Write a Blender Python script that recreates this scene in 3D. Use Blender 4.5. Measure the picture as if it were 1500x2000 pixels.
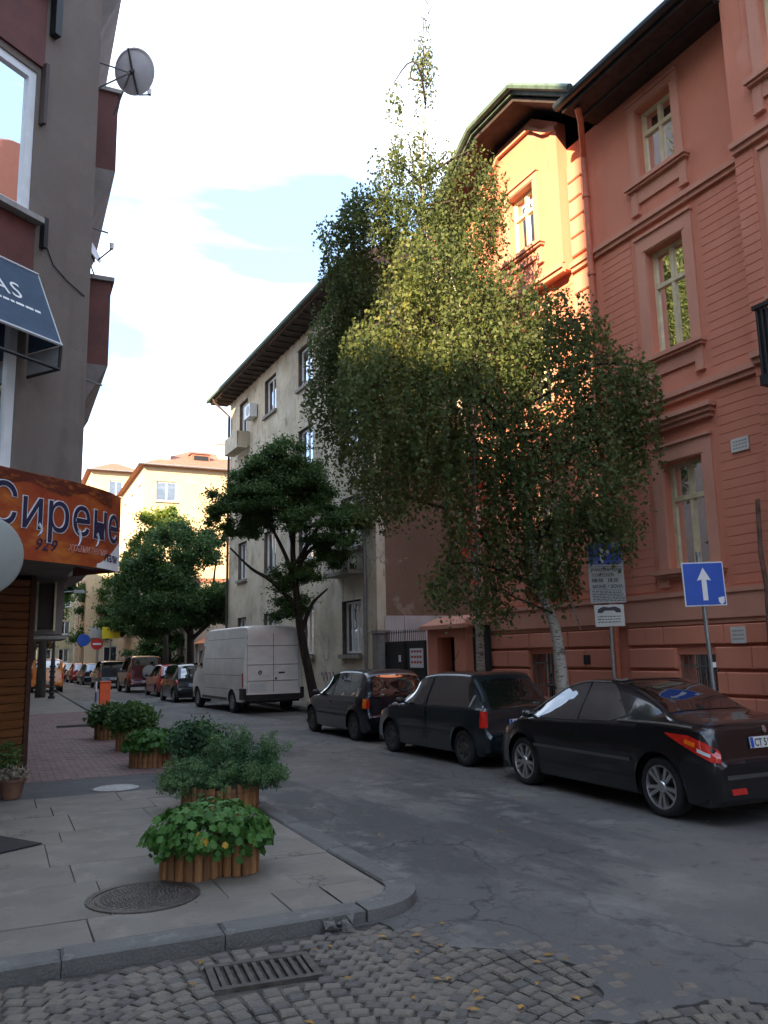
import bpy, bmesh, math, random
import numpy as np
from mathutils import Vector, Matrix
R=math.radians
rng=np.random.default_rng(7); random.seed(7)
for o in list(bpy.data.objects): bpy.data.objects.remove(o)
scn=bpy.context.scene; COL=scn.collection
# ---------------------------------------------------------------- camera
cam=bpy.data.cameras.new('camera'); co=bpy.data.objects.new('camera',cam); COL.objects.link(co); scn.camera=co
h,p,r=R(24.8),R(9.75),R(1.15)
F=Vector((math.sin(h)*math.cos(p),math.cos(h)*math.cos(p),math.sin(p)))
RT=Vector((math.cos(h),-math.sin(h),0)); UP=RT.cross(F)
R2=RT*math.cos(r)-UP*math.sin(r); U2=UP*math.cos(r)+RT*math.sin(r)
mw=Matrix.Identity(4)
for i in range(3): mw[i][0]=R2[i]; mw[i][1]=U2[i]; mw[i][2]=-F[i]
mw.translation=Vector((0,0,1.75)); co.matrix_world=mw
cam.sensor_fit='VERTICAL'; cam.sensor_height=24; cam.lens=24*1600/2000; cam.clip_end=3000; cam.clip_start=.05
# ---------------------------------------------------------------- world, sun, exposure
SUN_EL=21.0; SUN_DIR=(.79,.61)          # direction the light travels, in plan
scn.view_settings.view_transform='Standard'; scn.view_settings.look='None'; scn.view_settings.gamma=1
scn.view_settings.exposure=2.58
W=bpy.data.worlds.new('World'); scn.world=W; W.use_nodes=True
nt=W.node_tree; nt.nodes.clear()
def N(nt,t,**k):
    n=nt.nodes.new(t)
    for a,b in k.items(): setattr(n,a,b)
    return n
out=N(nt,'ShaderNodeOutputWorld'); bg=N(nt,'ShaderNodeBackground'); sky=N(nt,'ShaderNodeTexSky')
sky.sky_type='NISHITA'; sky.sun_disc=False; sky.sun_elevation=R(SUN_EL)
sky.sun_rotation=math.atan2(-SUN_DIR[0],-SUN_DIR[1]); sky.air_density=1.0; sky.dust_density=1.5; sky.ozone_density=1.2
tc=N(nt,'ShaderNodeTexCoord'); mp=N(nt,'ShaderNodeMapping'); mp.inputs['Scale'].default_value=(1.0,1.0,3.2)
n1=N(nt,'ShaderNodeTexNoise'); n1.inputs['Scale'].default_value=2.1; n1.inputs['Detail'].default_value=9; n1.inputs['Roughness'].default_value=.52; n1.inputs['Distortion'].default_value=.25
cr=N(nt,'ShaderNodeMapRange'); cr.inputs['From Min'].default_value=.45; cr.inputs['From Max'].default_value=.74; cr.inputs['To Min'].default_value=.04
mx=N(nt,'ShaderNodeMixRGB'); mx.inputs['Color2'].default_value=(4.3,4.5,4.75,1)
L=nt.links.new
L(tc.outputs['Generated'],mp.inputs['Vector']); L(mp.outputs[0],n1.inputs['Vector']); L(n1.outputs['Fac'],cr.inputs['Value'])
vl=N(nt,'ShaderNodeMixRGB'); vl.inputs['Fac'].default_value=.78; vl.inputs['Color2'].default_value=(.62,1.0,1.6,1); L(sky.outputs[0],vl.inputs['Color1'])
L(cr.outputs[0],mx.inputs['Fac']); L(vl.outputs[0],mx.inputs['Color1']); L(mx.outputs[0],bg.inputs['Color']); L(bg.outputs[0],out.inputs['Surface'])
bg.inputs['Strength'].default_value=.15
sl=bpy.data.lights.new('sun','SUN'); sl.energy=3.7; sl.angle=R(.6); sl.color=(1,.74,.44)
so=bpy.data.objects.new('sun',sl); COL.objects.link(so)
ce=math.cos(R(SUN_EL)); nn=math.hypot(*SUN_DIR)
so.rotation_euler=Vector((SUN_DIR[0]/nn*ce,SUN_DIR[1]/nn*ce,-math.sin(R(SUN_EL)))).to_track_quat('-Z','Y').to_euler()
# ---------------------------------------------------------------- materials
MATS={}
def mat(name,col,rough=.8,var=.18,scale=3.,bump=0.,bscale=60.,metal=0.,coat=0.,col2=None,spec=.5,lo=.35,hi=.65,stretch=(1,1,1),detail=6,fine=0.):
    if name in MATS: return MATS[name]
    m=bpy.data.materials.new(name); m.use_nodes=True; t=m.node_tree; b=t.nodes['Principled BSDF']; l=t.links.new
    b.inputs['Roughness'].default_value=rough; b.inputs['Metallic'].default_value=metal
    b.inputs['Coat Weight'].default_value=coat; b.inputs['Coat Roughness'].default_value=.04; b.inputs['Specular IOR Level'].default_value=spec
    c1=[min(1,c*(1-var)) for c in col]; c2=[min(1,c*(1+var)) for c in col] if col2 is None else col2
    if col2 is not None: c1=list(col)
    tc=N(t,'ShaderNodeTexCoord'); mp=N(t,'ShaderNodeMapping'); mp.inputs['Scale'].default_value=stretch; l(tc.outputs['Object'],mp.inputs[0])
    n=N(t,'ShaderNodeTexNoise'); n.inputs['Scale'].default_value=scale; n.inputs['Detail'].default_value=detail; n.inputs['Roughness'].default_value=.6; l(mp.outputs[0],n.inputs['Vector'])
    mr=N(t,'ShaderNodeMapRange'); mr.inputs['From Min'].default_value=lo; mr.inputs['From Max'].default_value=hi; l(n.outputs['Fac'],mr.inputs['Value'])
    mixn=N(t,'ShaderNodeMixRGB'); mixn.inputs['Color1'].default_value=(*c1,1); mixn.inputs['Color2'].default_value=(*c2,1); l(mr.outputs[0],mixn.inputs['Fac'])
    last=mixn.outputs[0]
    if fine:
        n3=N(t,'ShaderNodeTexNoise'); n3.inputs['Scale'].default_value=bscale*1.7; n3.inputs['Detail'].default_value=3; l(tc.outputs['Object'],n3.inputs['Vector'])
        m3=N(t,'ShaderNodeMapRange'); m3.inputs['From Min'].default_value=.3; m3.inputs['From Max'].default_value=.7; m3.inputs['To Min'].default_value=1-fine; m3.inputs['To Max'].default_value=1+fine; l(n3.outputs['Fac'],m3.inputs['Value'])
        vm=N(t,'ShaderNodeVectorMath',operation='SCALE'); l(last,vm.inputs[0]); l(m3.outputs[0],vm.inputs['Scale']); last=vm.outputs[0]
    l(last,b.inputs['Base Color'])
    if bump:
        n2=N(t,'ShaderNodeTexNoise'); n2.inputs['Scale'].default_value=bscale; n2.inputs['Detail'].default_value=5; l(tc.outputs['Object'],n2.inputs['Vector'])
        bn=N(t,'ShaderNodeBump'); bn.inputs['Strength'].default_value=bump; bn.inputs['Distance'].default_value=.02; l(n2.outputs['Fac'],bn.inputs['Height']); l(bn.outputs[0],b.inputs['Normal'])
    MATS[name]=m; return m
def layered(name,base,layers,rough=.85,bump=.3,bscale=60,stretchall=1.):
    """layers: (color, scale, from_min, from_max, strength, stretch, seed)"""
    m=bpy.data.materials.new(name); m.use_nodes=True; t=m.node_tree; b=t.nodes['Principled BSDF']; l=t.links.new
    b.inputs['Roughness'].default_value=rough
    tc=N(t,'ShaderNodeTexCoord'); rgb=N(t,'ShaderNodeRGB'); rgb.outputs[0].default_value=(*base,1); last=rgb.outputs[0]
    for (c,sc,a,bb,st,sr,sd) in layers:
        mp=N(t,'ShaderNodeMapping'); mp.inputs['Scale'].default_value=sr; mp.inputs['Location'].default_value=(sd,sd*1.7,sd*.3); l(tc.outputs['Object'],mp.inputs[0])
        n=N(t,'ShaderNodeTexNoise'); n.inputs['Scale'].default_value=sc; n.inputs['Detail'].default_value=8; n.inputs['Roughness'].default_value=.62; l(mp.outputs[0],n.inputs['Vector'])
        mr=N(t,'ShaderNodeMapRange'); mr.inputs['From Min'].default_value=a; mr.inputs['From Max'].default_value=bb; mr.inputs['To Max'].default_value=st; l(n.outputs['Fac'],mr.inputs['Value'])
        mi=N(t,'ShaderNodeMixRGB'); l(mr.outputs[0],mi.inputs['Fac']); l(last,mi.inputs['Color1']); mi.inputs['Color2'].default_value=(*c,1); last=mi.outputs[0]
    l(last,b.inputs['Base Color'])
    n2=N(t,'ShaderNodeTexNoise'); n2.inputs['Scale'].default_value=bscale; n2.inputs['Detail'].default_value=6; l(tc.outputs['Object'],n2.inputs['Vector'])
    bn=N(t,'ShaderNodeBump'); bn.inputs['Strength'].default_value=bump; bn.inputs['Distance'].default_value=.02; l(n2.outputs['Fac'],bn.inputs['Height']); l(bn.outputs[0],b.inputs['Normal'])
    MATS[name]=m; return m
def leafmat(name,stops,trans=.35):
    m=bpy.data.materials.new(name); m.use_nodes=True; t=m.node_tree; t.nodes.clear(); l=t.links.new
    o=N(t,'ShaderNodeOutputMaterial'); at=N(t,'ShaderNodeAttribute'); at.attribute_name='tint'
    cr=N(t,'ShaderNodeValToRGB'); e=cr.color_ramp.elements
    while len(e)<len(stops): e.new(.5)
    for i,(p_,c) in enumerate(stops): e[i].position=p_; e[i].color=(*c,1)
    l(at.outputs['Fac'],cr.inputs[0])
    b=N(t,'ShaderNodeBsdfPrincipled'); b.inputs['Roughness'].default_value=.55; b.inputs['Specular IOR Level'].default_value=.3
    tr=N(t,'ShaderNodeBsdfTranslucent'); mi=N(t,'ShaderNodeMixShader'); mi.inputs[0].default_value=trans
    l(cr.outputs[0],b.inputs['Base Color']); l(cr.outputs[0],tr.inputs['Color']); l(b.outputs[0],mi.inputs[1]); l(tr.outputs[0],mi.inputs[2]); l(mi.outputs[0],o.inputs[0])
    return m
def glassmat(name,tint,reflect=.12,see=True,rough=.02):
    m=bpy.data.materials.new(name); m.use_nodes=True; t=m.node_tree; t.nodes.clear(); l=t.links.new
    o=N(t,'ShaderNodeOutputMaterial'); g=N(t,'ShaderNodeBsdfGlossy'); g.inputs['Roughness'].default_value=rough; g.inputs['Color'].default_value=(.95,.97,1,1)
    if see: a=N(t,'ShaderNodeBsdfTransparent')
    else: a=N(t,'ShaderNodeBsdfDiffuse')
    a.inputs['Color'].default_value=(*tint,1)
    lw=N(t,'ShaderNodeFresnel'); lw.inputs['IOR'].default_value=1.55
    mr=N(t,'ShaderNodeMapRange'); mr.inputs['From Max'].default_value=1; mr.inputs['To Min'].default_value=reflect; mr.inputs['To Max'].default_value=1; l(lw.outputs[0],mr.inputs['Value'])
    n=N(t,'ShaderNodeTexNoise'); n.inputs['Scale'].default_value=1.3; bn=N(t,'ShaderNodeBump'); bn.inputs['Strength'].default_value=.06; bn.inputs['Distance'].default_value=.2
    tc=N(t,'ShaderNodeTexCoord'); l(tc.outputs['Object'],n.inputs['Vector']); l(n.outputs['Fac'],bn.inputs['Height']); l(bn.outputs[0],g.inputs['Normal'])
    mi=N(t,'ShaderNodeMixShader'); l(mr.outputs[0],mi.inputs[0]); l(a.outputs[0],mi.inputs[1]); l(g.outputs[0],mi.inputs[2]); l(mi.outputs[0],o.inputs[0])
    return m
# colours
ASPH=layered('asphalt',(.092,.087,.083),[((.145,.134,.12),.4,.42,.6,.85,(1,.8,1),0),((.052,.050,.050),.55,.5,.58,.85,(1.5,.4,1),5),((.2,.19,.17),1.7,.54,.68,.7,(1,.7,1),9),((.03,.03,.033),5,.58,.7,.65,(1,1,1),3),((.19,.175,.155),9,.62,.74,.6,(1,1,1),13),((.2,.185,.165),95,.56,.7,.6,(1,1,1),2),((.035,.033,.032),60,.58,.7,.6,(1,1,1),21)],rough=.8,bump=.5,bscale=110)
SLAB=layered('paving_concrete',(.178,.156,.128),[((.10,.092,.082),1.3,.45,.65,.7,(1,1,1),2),((.23,.21,.18),3.5,.52,.7,.5,(1,1,1),7),((.07,.065,.06),14,.62,.75,.6,(1,1,1),4),((.26,.24,.21),120,.6,.75,.4,(1,1,1),1)],bump=.35,bscale=90)
SLAB2=layered('paving_concrete_warm',(.168,.15,.128),[((.12,.105,.088),1.7,.45,.65,.7,(1,1,1),12),((.25,.225,.185),4,.52,.7,.5,(1,1,1),17),((.08,.07,.062),12,.62,.75,.6,(1,1,1),14)],bump=.35,bscale=90)
PATCH=layered('pavement_asphalt',(.075,.074,.076),[((.11,.105,.1),1.2,.45,.65,.7,(1,1,1),22),((.045,.045,.048),5,.55,.7,.6,(1,1,1),27)],bump=.5,bscale=120)
KERB=layered('kerb_stone',(.125,.12,.112),[((.09,.085,.08),2.5,.45,.62,.8,(1,1,1),32),((.26,.25,.23),8,.58,.72,.5,(1,1,1),37)],bump=.5,bscale=50)
BRICKP=[layered('pink_paver_%d'%i,c,[((c[0]*.6,c[1]*.6,c[2]*.6),2.5,.45,.65,.6,(1,1,1),40+i),((.2,.17,.16),20,.6,.75,.4,(1,1,1),45+i)],bump=.3) for i,c in enumerate([(.19,.12,.11),(.21,.135,.125),(.165,.108,.10)])]
SETT=[layered('granite_sett_%d'%i,c,[((c[0]*.55,c[1]*.55,c[2]*.55),6,.45,.65,.7,(1,1,1),50+i),((.22,.2,.17),30,.6,.75,.5,(1,1,1),55+i)],rough=.7,bump=.6,bscale=45) for i,c in enumerate([(.12,.105,.09),(.14,.122,.10),(.098,.088,.078),(.155,.13,.105)])]
DIRT=mat('joint_soil',(.062,.054,.046),.95,.4,8,.5,90)
PINKW=layered('salmon_render',(.60,.225,.145),[((.50,.175,.108),.8,.45,.65,.5,(1,1,.5),60),((.60,.24,.155),2.2,.5,.7,.4,(1,1,1),61),((.36,.11,.07),5,.6,.76,.45,(2,2,.25),62),((.66,.34,.25),1.1,.6,.74,.5,(1,1,.8),66)],rough=.9,bump=.25,bscale=70)
PINKT=layered('salmon_trim',(.56,.265,.185),[((.47,.20,.135),1.5,.45,.65,.5,(1,1,.6),63),((.34,.12,.085),6,.62,.78,.35,(1,1,.5),64)],rough=.88,bump=.15)
PIPE=mat('painted_pipe',(.5,.14,.075),.55,.15,4)
CREAM=mat('cream_window_paint',(.62,.55,.36),.5,.12,6,.1)
WHITE=mat('white_pvc',(.74,.75,.75),.35,.05,5)
ROOFD=mat('dark_metal_roof',(.018,.024,.03),.5,.3,4,.1)
ROOFG=mat('green_metal_roof',(.095,.15,.12),.6,.35,5,.2)
SOFF=mat('dark_soffit',(.04,.028,.027),.9,.3,5,.2)
INT=mat('room_shade',(.02,.018,.016),.95,.3,1)  # near-black cores stop light leaks and stand in for shaded rooms
CURT=mat('curtain_cloth',(.52,.48,.33),.95,.15,9,.3,20,stretch=(6,6,.3))
GREYW=layered('old_stucco',(.60,.51,.37),[((.38,.32,.235),.5,.42,.62,.85,(1,1,1),70),((.64,.59,.49),1.1,.5,.68,.7,(1,1,1),71),((.20,.16,.11),2.6,.56,.7,.7,(1,1,.45),72),((.13,.11,.085),9,.62,.74,.6,(1,1,.5),73)],rough=.95,bump=.8,bscale=16)
BRNW=layered('brown_stucco',(.21,.125,.08),[((.15,.088,.057),.45,.4,.62,.8,(1,1,1),75),((.30,.225,.16),.9,.6,.64,.9,(1,1,1),76),((.10,.065,.045),2.5,.58,.72,.6,(1,1,.4),77)],rough=.95,bump=.7,bscale=14)
WHW=mat('white_wash_wall',(.5,.45,.43),.9,.15,1.5,.3,20)
REVEAL=mat('brown_reveal',(.14,.10,.07),.9,.3,5,.2)
LEFTW=layered('grey_brown_pebble_render',(.195,.16,.137),[((.13,.104,.09),2.2,.52,.72,.7,(1.2,1.2,.12),84),((.165,.132,.112),.7,.4,.65,.8,(1,1,.5),80),((.24,.20,.17),2.4,.5,.7,.5,(1,1,1),81)],rough=.95,bump=.7,bscale=75)
MAROON=mat('maroon_panel_paint',(.115,.032,.024),.7,.2,2.5,.25,30)
WOOD=mat('varnished_wall_board',(.16,.06,.018),.45,.35,3,.3,18,stretch=(.6,.6,9))
STAKE=[mat('stake_wood_%d'%i,c,.75,.35,4,.4,30,stretch=(5,5,.7)) for i,c in enumerate([(.23,.10,.035),(.17,.075,.028),(.29,.135,.05)])]
BLK=mat('black_plastic',(.012,.012,.013),.5,.2,6)
RUB=mat('tyre_rubber',(.014,.014,.015),.85,.3,12,.3)
CHR=mat('alloy',(.62,.62,.62),.28,.06,8,metal=.9)
STL=mat('grey_steel',(.3,.3,.3),.45,.15,8,metal=.7)
IRON=mat('cast_iron',(.07,.058,.05),.6,.35,12,.4,60,metal=.3)
NAVY=mat('navy_awning_cloth',(.045,.075,.12),.85,.12,5,.2,90)
PAPW=mat('sign_white',(.72,.72,.72),.5,.04,8)
BLUE=mat('traffic_sign_blue',(.012,.075,.42),.35,.05,6)
REDL=mat('tail_lamp_red',(.55,.02,.012),.12,.2,20,coat=1)
ORL=mat('lamp_orange',(.8,.16,.01),.15,.15,20,coat=1)
CLRL=mat('lamp_clear',(.6,.6,.62),.12,.1,20,coat=1)
ORANGE=mat('orange_post_paint',(.75,.10,.015),.5,.15,5)
TILE=mat('clay_roof_tile',(.27,.12,.085),.85,.3,7,.5,25)
YEL=layered('ochre_render',(.58,.45,.28),[((.5,.37,.22),.4,.42,.65,.6,(1,1,.5),90),((.64,.53,.36),1.4,.5,.7,.5,(1,1,1),91)],bump=.2)
FARW=[mat('far_wall_%d'%i,c,.9,.2,.6,.2) for i,c in enumerate([(.42,.36,.28),(.33,.29,.25),(.5,.42,.24),(.38,.3,.24)])]
GL_SEE=glassmat('window_glass',(.75,.8,.78),.10)
GL_DK=glassmat('dark_window_glass',(.02,.024,.03),.22,see=False)
GL_CAR=glassmat('car_glass',(.006,.008,.009),.2,see=False,rough=.015)
BARKB=layered('birch_bark',(.50,.46,.40),[((.06,.05,.045),9,.54,.62,.95,(1,1,5),100),((.12,.10,.085),3,.58,.68,.8,(1,1,1),101)],bump=.6,bscale=30)
BARKD=mat('dark_bark',(.04,.03,.022),.95,.4,6,.9,25,stretch=(1,1,.3))
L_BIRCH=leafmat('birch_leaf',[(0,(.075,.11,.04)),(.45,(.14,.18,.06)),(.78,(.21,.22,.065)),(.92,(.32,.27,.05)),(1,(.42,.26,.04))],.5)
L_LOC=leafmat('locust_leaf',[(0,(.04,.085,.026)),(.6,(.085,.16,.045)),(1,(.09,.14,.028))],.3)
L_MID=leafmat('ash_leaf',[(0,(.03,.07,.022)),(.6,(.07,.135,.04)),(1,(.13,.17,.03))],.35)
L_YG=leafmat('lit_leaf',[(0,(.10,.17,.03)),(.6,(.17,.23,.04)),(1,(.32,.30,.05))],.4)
L_JUN=leafmat('juniper_leaf',[(0,(.018,.05,.022)),(.5,(.045,.11,.045)),(1,(.15,.25,.09))],.2)
L_GER=leafmat('broad_leaf',[(0,(.04,.11,.022)),(.7,(.085,.20,.04)),(.92,(.14,.24,.05)),(1,(.5,.28,.03))],.35)
L_RED=leafmat('red_creeper_leaf',[(0,(.30,.03,.015)),(1,(.6,.07,.03))],.35)
L_BRN=leafmat('autumn_leaf',[(0,(.06,.07,.025)),(.5,(.16,.10,.04)),(1,(.3,.2,.05))],.35)
def cracks(m,scale,width,mask_lo,mask_hi,col):
    t=m.node_tree; l=t.links.new; b=t.nodes['Principled BSDF']; src=b.inputs['Base Color'].links[0].from_socket
    tc=N(t,'ShaderNodeTexCoord'); wn=N(t,'ShaderNodeTexNoise'); wn.inputs['Scale'].default_value=scale*3; wn.inputs['Detail'].default_value=6; l(tc.outputs['Object'],wn.inputs['Vector'])
    vm=N(t,'ShaderNodeVectorMath',operation='SCALE'); vm.inputs['Scale'].default_value=.9/scale*.45; l(wn.outputs['Color'],vm.inputs[0])
    va=N(t,'ShaderNodeVectorMath',operation='ADD'); l(tc.outputs['Object'],va.inputs[0]); l(vm.outputs[0],va.inputs[1])
    vo=N(t,'ShaderNodeTexVoronoi'); vo.feature='DISTANCE_TO_EDGE'; vo.inputs['Scale'].default_value=scale; l(va.outputs[0],vo.inputs['Vector'])
    mr=N(t,'ShaderNodeMapRange'); mr.inputs['From Min'].default_value=width; mr.inputs['From Max'].default_value=0; l(vo.outputs['Distance'],mr.inputs['Value'])
    mn=N(t,'ShaderNodeTexNoise'); mn.inputs['Scale'].default_value=.45; mn.inputs['Detail'].default_value=3; l(tc.outputs['Object'],mn.inputs['Vector'])
    mm=N(t,'ShaderNodeMapRange'); mm.inputs['From Min'].default_value=mask_lo; mm.inputs['From Max'].default_value=mask_hi; l(mn.outputs['Fac'],mm.inputs['Value'])
    mu=N(t,'ShaderNodeMath',operation='MULTIPLY'); l(mr.outputs[0],mu.inputs[0]); l(mm.outputs[0],mu.inputs[1])
    mi=N(t,'ShaderNodeMixRGB'); mi.inputs['Color2'].default_value=(*col,1); l(mu.outputs[0],mi.inputs['Fac']); l(src,mi.inputs['Color1']); l(mi.outputs[0],b.inputs['Base Color'])
cracks(ASPH,.5,.010,.44,.6,(.025,.024,.024)); cracks(ASPH,3.2,.03,.5,.62,(.05,.046,.042)); cracks(GREYW,.35,.008,.4,.55,(.16,.13,.1))
cracks(SLAB,.9,.008,.5,.62,(.06,.055,.05)); cracks(PATCH,.8,.01,.4,.6,(.03,.03,.03))
# ---------------------------------------------------------------- helpers
def tag(o,label=None,cat=None,group=None,kind=None):
    if label: o['label']=label
    if cat: o['category']=cat
    if group: o['group']=group
    if kind: o['kind']=kind
    return o
def empty(name,loc=(0,0,0),rz=0,label=None,cat=None,group=None,kind=None):
    o=bpy.data.objects.new(name,None); COL.objects.link(o); o.location=loc; o.rotation_euler=(0,0,rz); o.empty_display_size=.2
    return tag(o,label,cat,group,kind)
def link(name,me,parent=None,loc=None,rot=None,sc=None):
    o=bpy.data.objects.new(name,me); COL.objects.link(o)
    if parent: o.parent=parent
    if loc is not None: o.location=loc
    if rot is not None: o.rotation_euler=rot
    if sc is not None: o.scale=sc
    return o
class MB:
    def __init__(s): s.v=[]; s.f=[]; s.mi=[]
    def add(s,vs,fs,mi=0):
        n=len(s.v); s.v+= [tuple(v) for v in vs]; s.f+=[tuple(i+n for i in f) for f in fs]; s.mi+=[mi]*len(fs); return s
    def quad(s,a,b,c,d,mi=0): return s.add([a,b,c,d],[(0,1,2,3)],mi)
    def box(s,x0,x1,y0,y1,z0,z1,mi=0):
        if x0>x1:x0,x1=x1,x0
        if y0>y1:y0,y1=y1,y0
        if z0>z1:z0,z1=z1,z0
        return s.add([(x0,y0,z0),(x1,y0,z0),(x1,y1,z0),(x0,y1,z0),(x0,y0,z1),(x1,y0,z1),(x1,y1,z1),(x0,y1,z1)],[(0,3,2,1),(4,5,6,7),(0,1,5,4),(1,2,6,5),(2,3,7,6),(3,0,4,7)],mi)
    def cbox(s,x0,x1,y0,y1,z0,z1,c,mi=0,j=0.):
        jj=lambda: random.uniform(-j,j)
        v=[(x0,y0,z0),(x1,y0,z0),(x1,y1,z0),(x0,y1,z0),(x0+jj(),y0+jj(),z1-c),(x1+jj(),y0+jj(),z1-c),(x1+jj(),y1+jj(),z1-c),(x0+jj(),y1+jj(),z1-c),
           (x0+c,y0+c,z1+jj()*.5),(x1-c,y0+c,z1+jj()*.5),(x1-c,y1-c,z1+jj()*.5),(x0+c,y1-c,z1+jj()*.5)]
        return s.add(v,[(0,1,5,4),(1,2,6,5),(2,3,7,6),(3,0,4,7),(4,5,9,8),(5,6,10,9),(6,7,11,10),(7,4,8,11),(8,9,10,11)],mi)
    def fbox(s,x0,x1,y0,y1,z0,z1,c,mi=0):
        """box chamfered towards +y (facade block)"""
        v=[(x0,y0,z0),(x1,y0,z0),(x1,y0,z1),(x0,y0,z1),(x0,y1-c,z0),(x1,y1-c,z0),(x1,y1-c,z1),(x0,y1-c,z1),(x0+c,y1,z0+c),(x1-c,y1,z0+c),(x1-c,y1,z1-c),(x0+c,y1,z1-c)]
        return s.add(v,[(0,4,5,1),(1,5,6,2),(2,6,7,3),(3,7,4,0),(4,8,9,5),(5,9,10,6),(6,10,11,7),(7,11,8,4),(8,11,10,9)],mi)
    def tube(s,path,rad,n=8,mi=0,cap=True):
        P=[Vector(q) for q in path]; k=len(P)
        if not hasattr(rad,'__len__'): rad=[rad]*k
        vs=[];prev=None
        for i in range(k):
            d=(P[min(i+1,k-1)]-P[max(i-1,0)]).normalized()
            if prev is None:
                a=d.orthogonal().normalized()
            else:
                a=(prev-d*prev.dot(d)); a=a.normalized() if a.length>1e-6 else d.orthogonal().normalized()
            prev=a; b=d.cross(a)
            for j in range(n):
                t=2*math.pi*j/n; vs.append(P[i]+(a*math.cos(t)+b*math.sin(t))*rad[i])
        fs=[(i*n+j,i*n+(j+1)%n,(i+1)*n+(j+1)%n,(i+1)*n+j) for i in range(k-1) for j in range(n)]
        if cap: fs+=[tuple(range(n))[::-1],tuple((k-1)*n+j for j in range(n))]
        return s.add(vs,fs,mi)
    def lathe(s,prof,n=24,c=(0,0,0),axis='z',mi=0):
        vs=[]
        for (r_,z_) in prof:
            for j in range(n):
                t=2*math.pi*j/n; a,b=r_*math.cos(t),r_*math.sin(t)
                q=(a,b,z_) if axis=='z' else ((a,z_,b) if axis=='y' else (z_,a,b)); vs.append((q[0]+c[0],q[1]+c[1],q[2]+c[2]))
        k=len(prof); fs=[(i*n+j,i*n+(j+1)%n,(i+1)*n+(j+1)%n,(i+1)*n+j) for i in range(k-1) for j in range(n)]
        return s.add(vs,fs,mi)
    def grid(s,fn,us,vs_,mi=0):
        pts=[fn(u,v) for u in us for v in vs_]; m=len(vs_)
        return s.add(pts,[(i*m+j,i*m+j+1,(i+1)*m+j+1,(i+1)*m+j) for i in range(len(us)-1) for j in range(m-1)],mi)
    def prism(s,poly,a0,a1,axis='y',mi=0):
        """poly of (u,w); axis y: (x,z) polygon extruded in y; axis z: (x,y) extruded in z; axis x: (y,z) extruded in x"""
        f=(lambda u,w,a:(u,a,w)) if axis=='y' else ((lambda u,w,a:(u,w,a)) if axis=='z' else (lambda u,w,a:(a,u,w)))
        n=len(poly); vs=[f(u,w,a0) for u,w in poly]+[f(u,w,a1) for u,w in poly]
        return s.add(vs,[tuple(range(n))[::-1],tuple(range(n,2*n))]+[(i,(i+1)%n,n+(i+1)%n,n+i) for i in range(n)],mi)
    def wall(s,x0,x1,z0,z1,ops,y,depth,mi=0,mr=None):
        """front skin in plane y with openings (a,b,c,d)=x0,x1,z0,z1 and reveals going back by depth"""
        mr=mi if mr is None else mr
        xs=sorted({x0,x1,*[v for o in ops for v in o[:2] if x0<v<x1]}); zs=sorted({z0,z1,*[v for o in ops for v in o[2:] if z0<v<z1]})
        for i in range(len(xs)-1):
            for j in range(len(zs)-1):
                cx=(xs[i]+xs[i+1])/2; cz=(zs[j]+zs[j+1])/2
                if any(o[0]<cx<o[1] and o[2]<cz<o[3] for o in ops): continue
                s.quad((xs[i],y,zs[j]),(xs[i],y,zs[j+1]),(xs[i+1],y,zs[j+1]),(xs[i+1],y,zs[j]),mi)
        for a,b,c,d in ops:
            yb=y-depth
            s.quad((a,y,c),(a,yb,c),(a,yb,d),(a,y,d),mr); s.quad((b,y,c),(b,y,d),(b,yb,d),(b,yb,c),mr)
            s.quad((a,y,d),(a,yb,d),(b,yb,d),(b,y,d),mr); s.quad((a,y,c),(b,y,c),(b,yb,c),(a,yb,c),mr)
        return s
    def mesh(s,name,mats,smooth=False,angle=35,fix=False):
        me=bpy.data.meshes.new(name); me.from_pydata(s.v,[],s.f)
        for m in (mats if isinstance(mats,(list,tuple)) else [mats]): me.materials.append(m)
        if any(s.mi): me.polygons.foreach_set('material_index',s.mi)
        if fix or smooth:
            bm=bmesh.new(); bm.from_mesh(me); bmesh.ops.remove_doubles(bm,verts=bm.verts,dist=.0004)
            bmesh.ops.recalc_face_normals(bm,faces=bm.faces); bm.to_mesh(me); bm.free()
        if smooth:
            me.shade_smooth(); me.set_sharp_from_angle(angle=R(angle))
        return me
    def build(s,name,mats,parent=None,smooth=False,angle=35,fix=False,**k):
        return link(name,s.mesh(name,mats,smooth,angle,fix),parent,**k)
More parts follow.
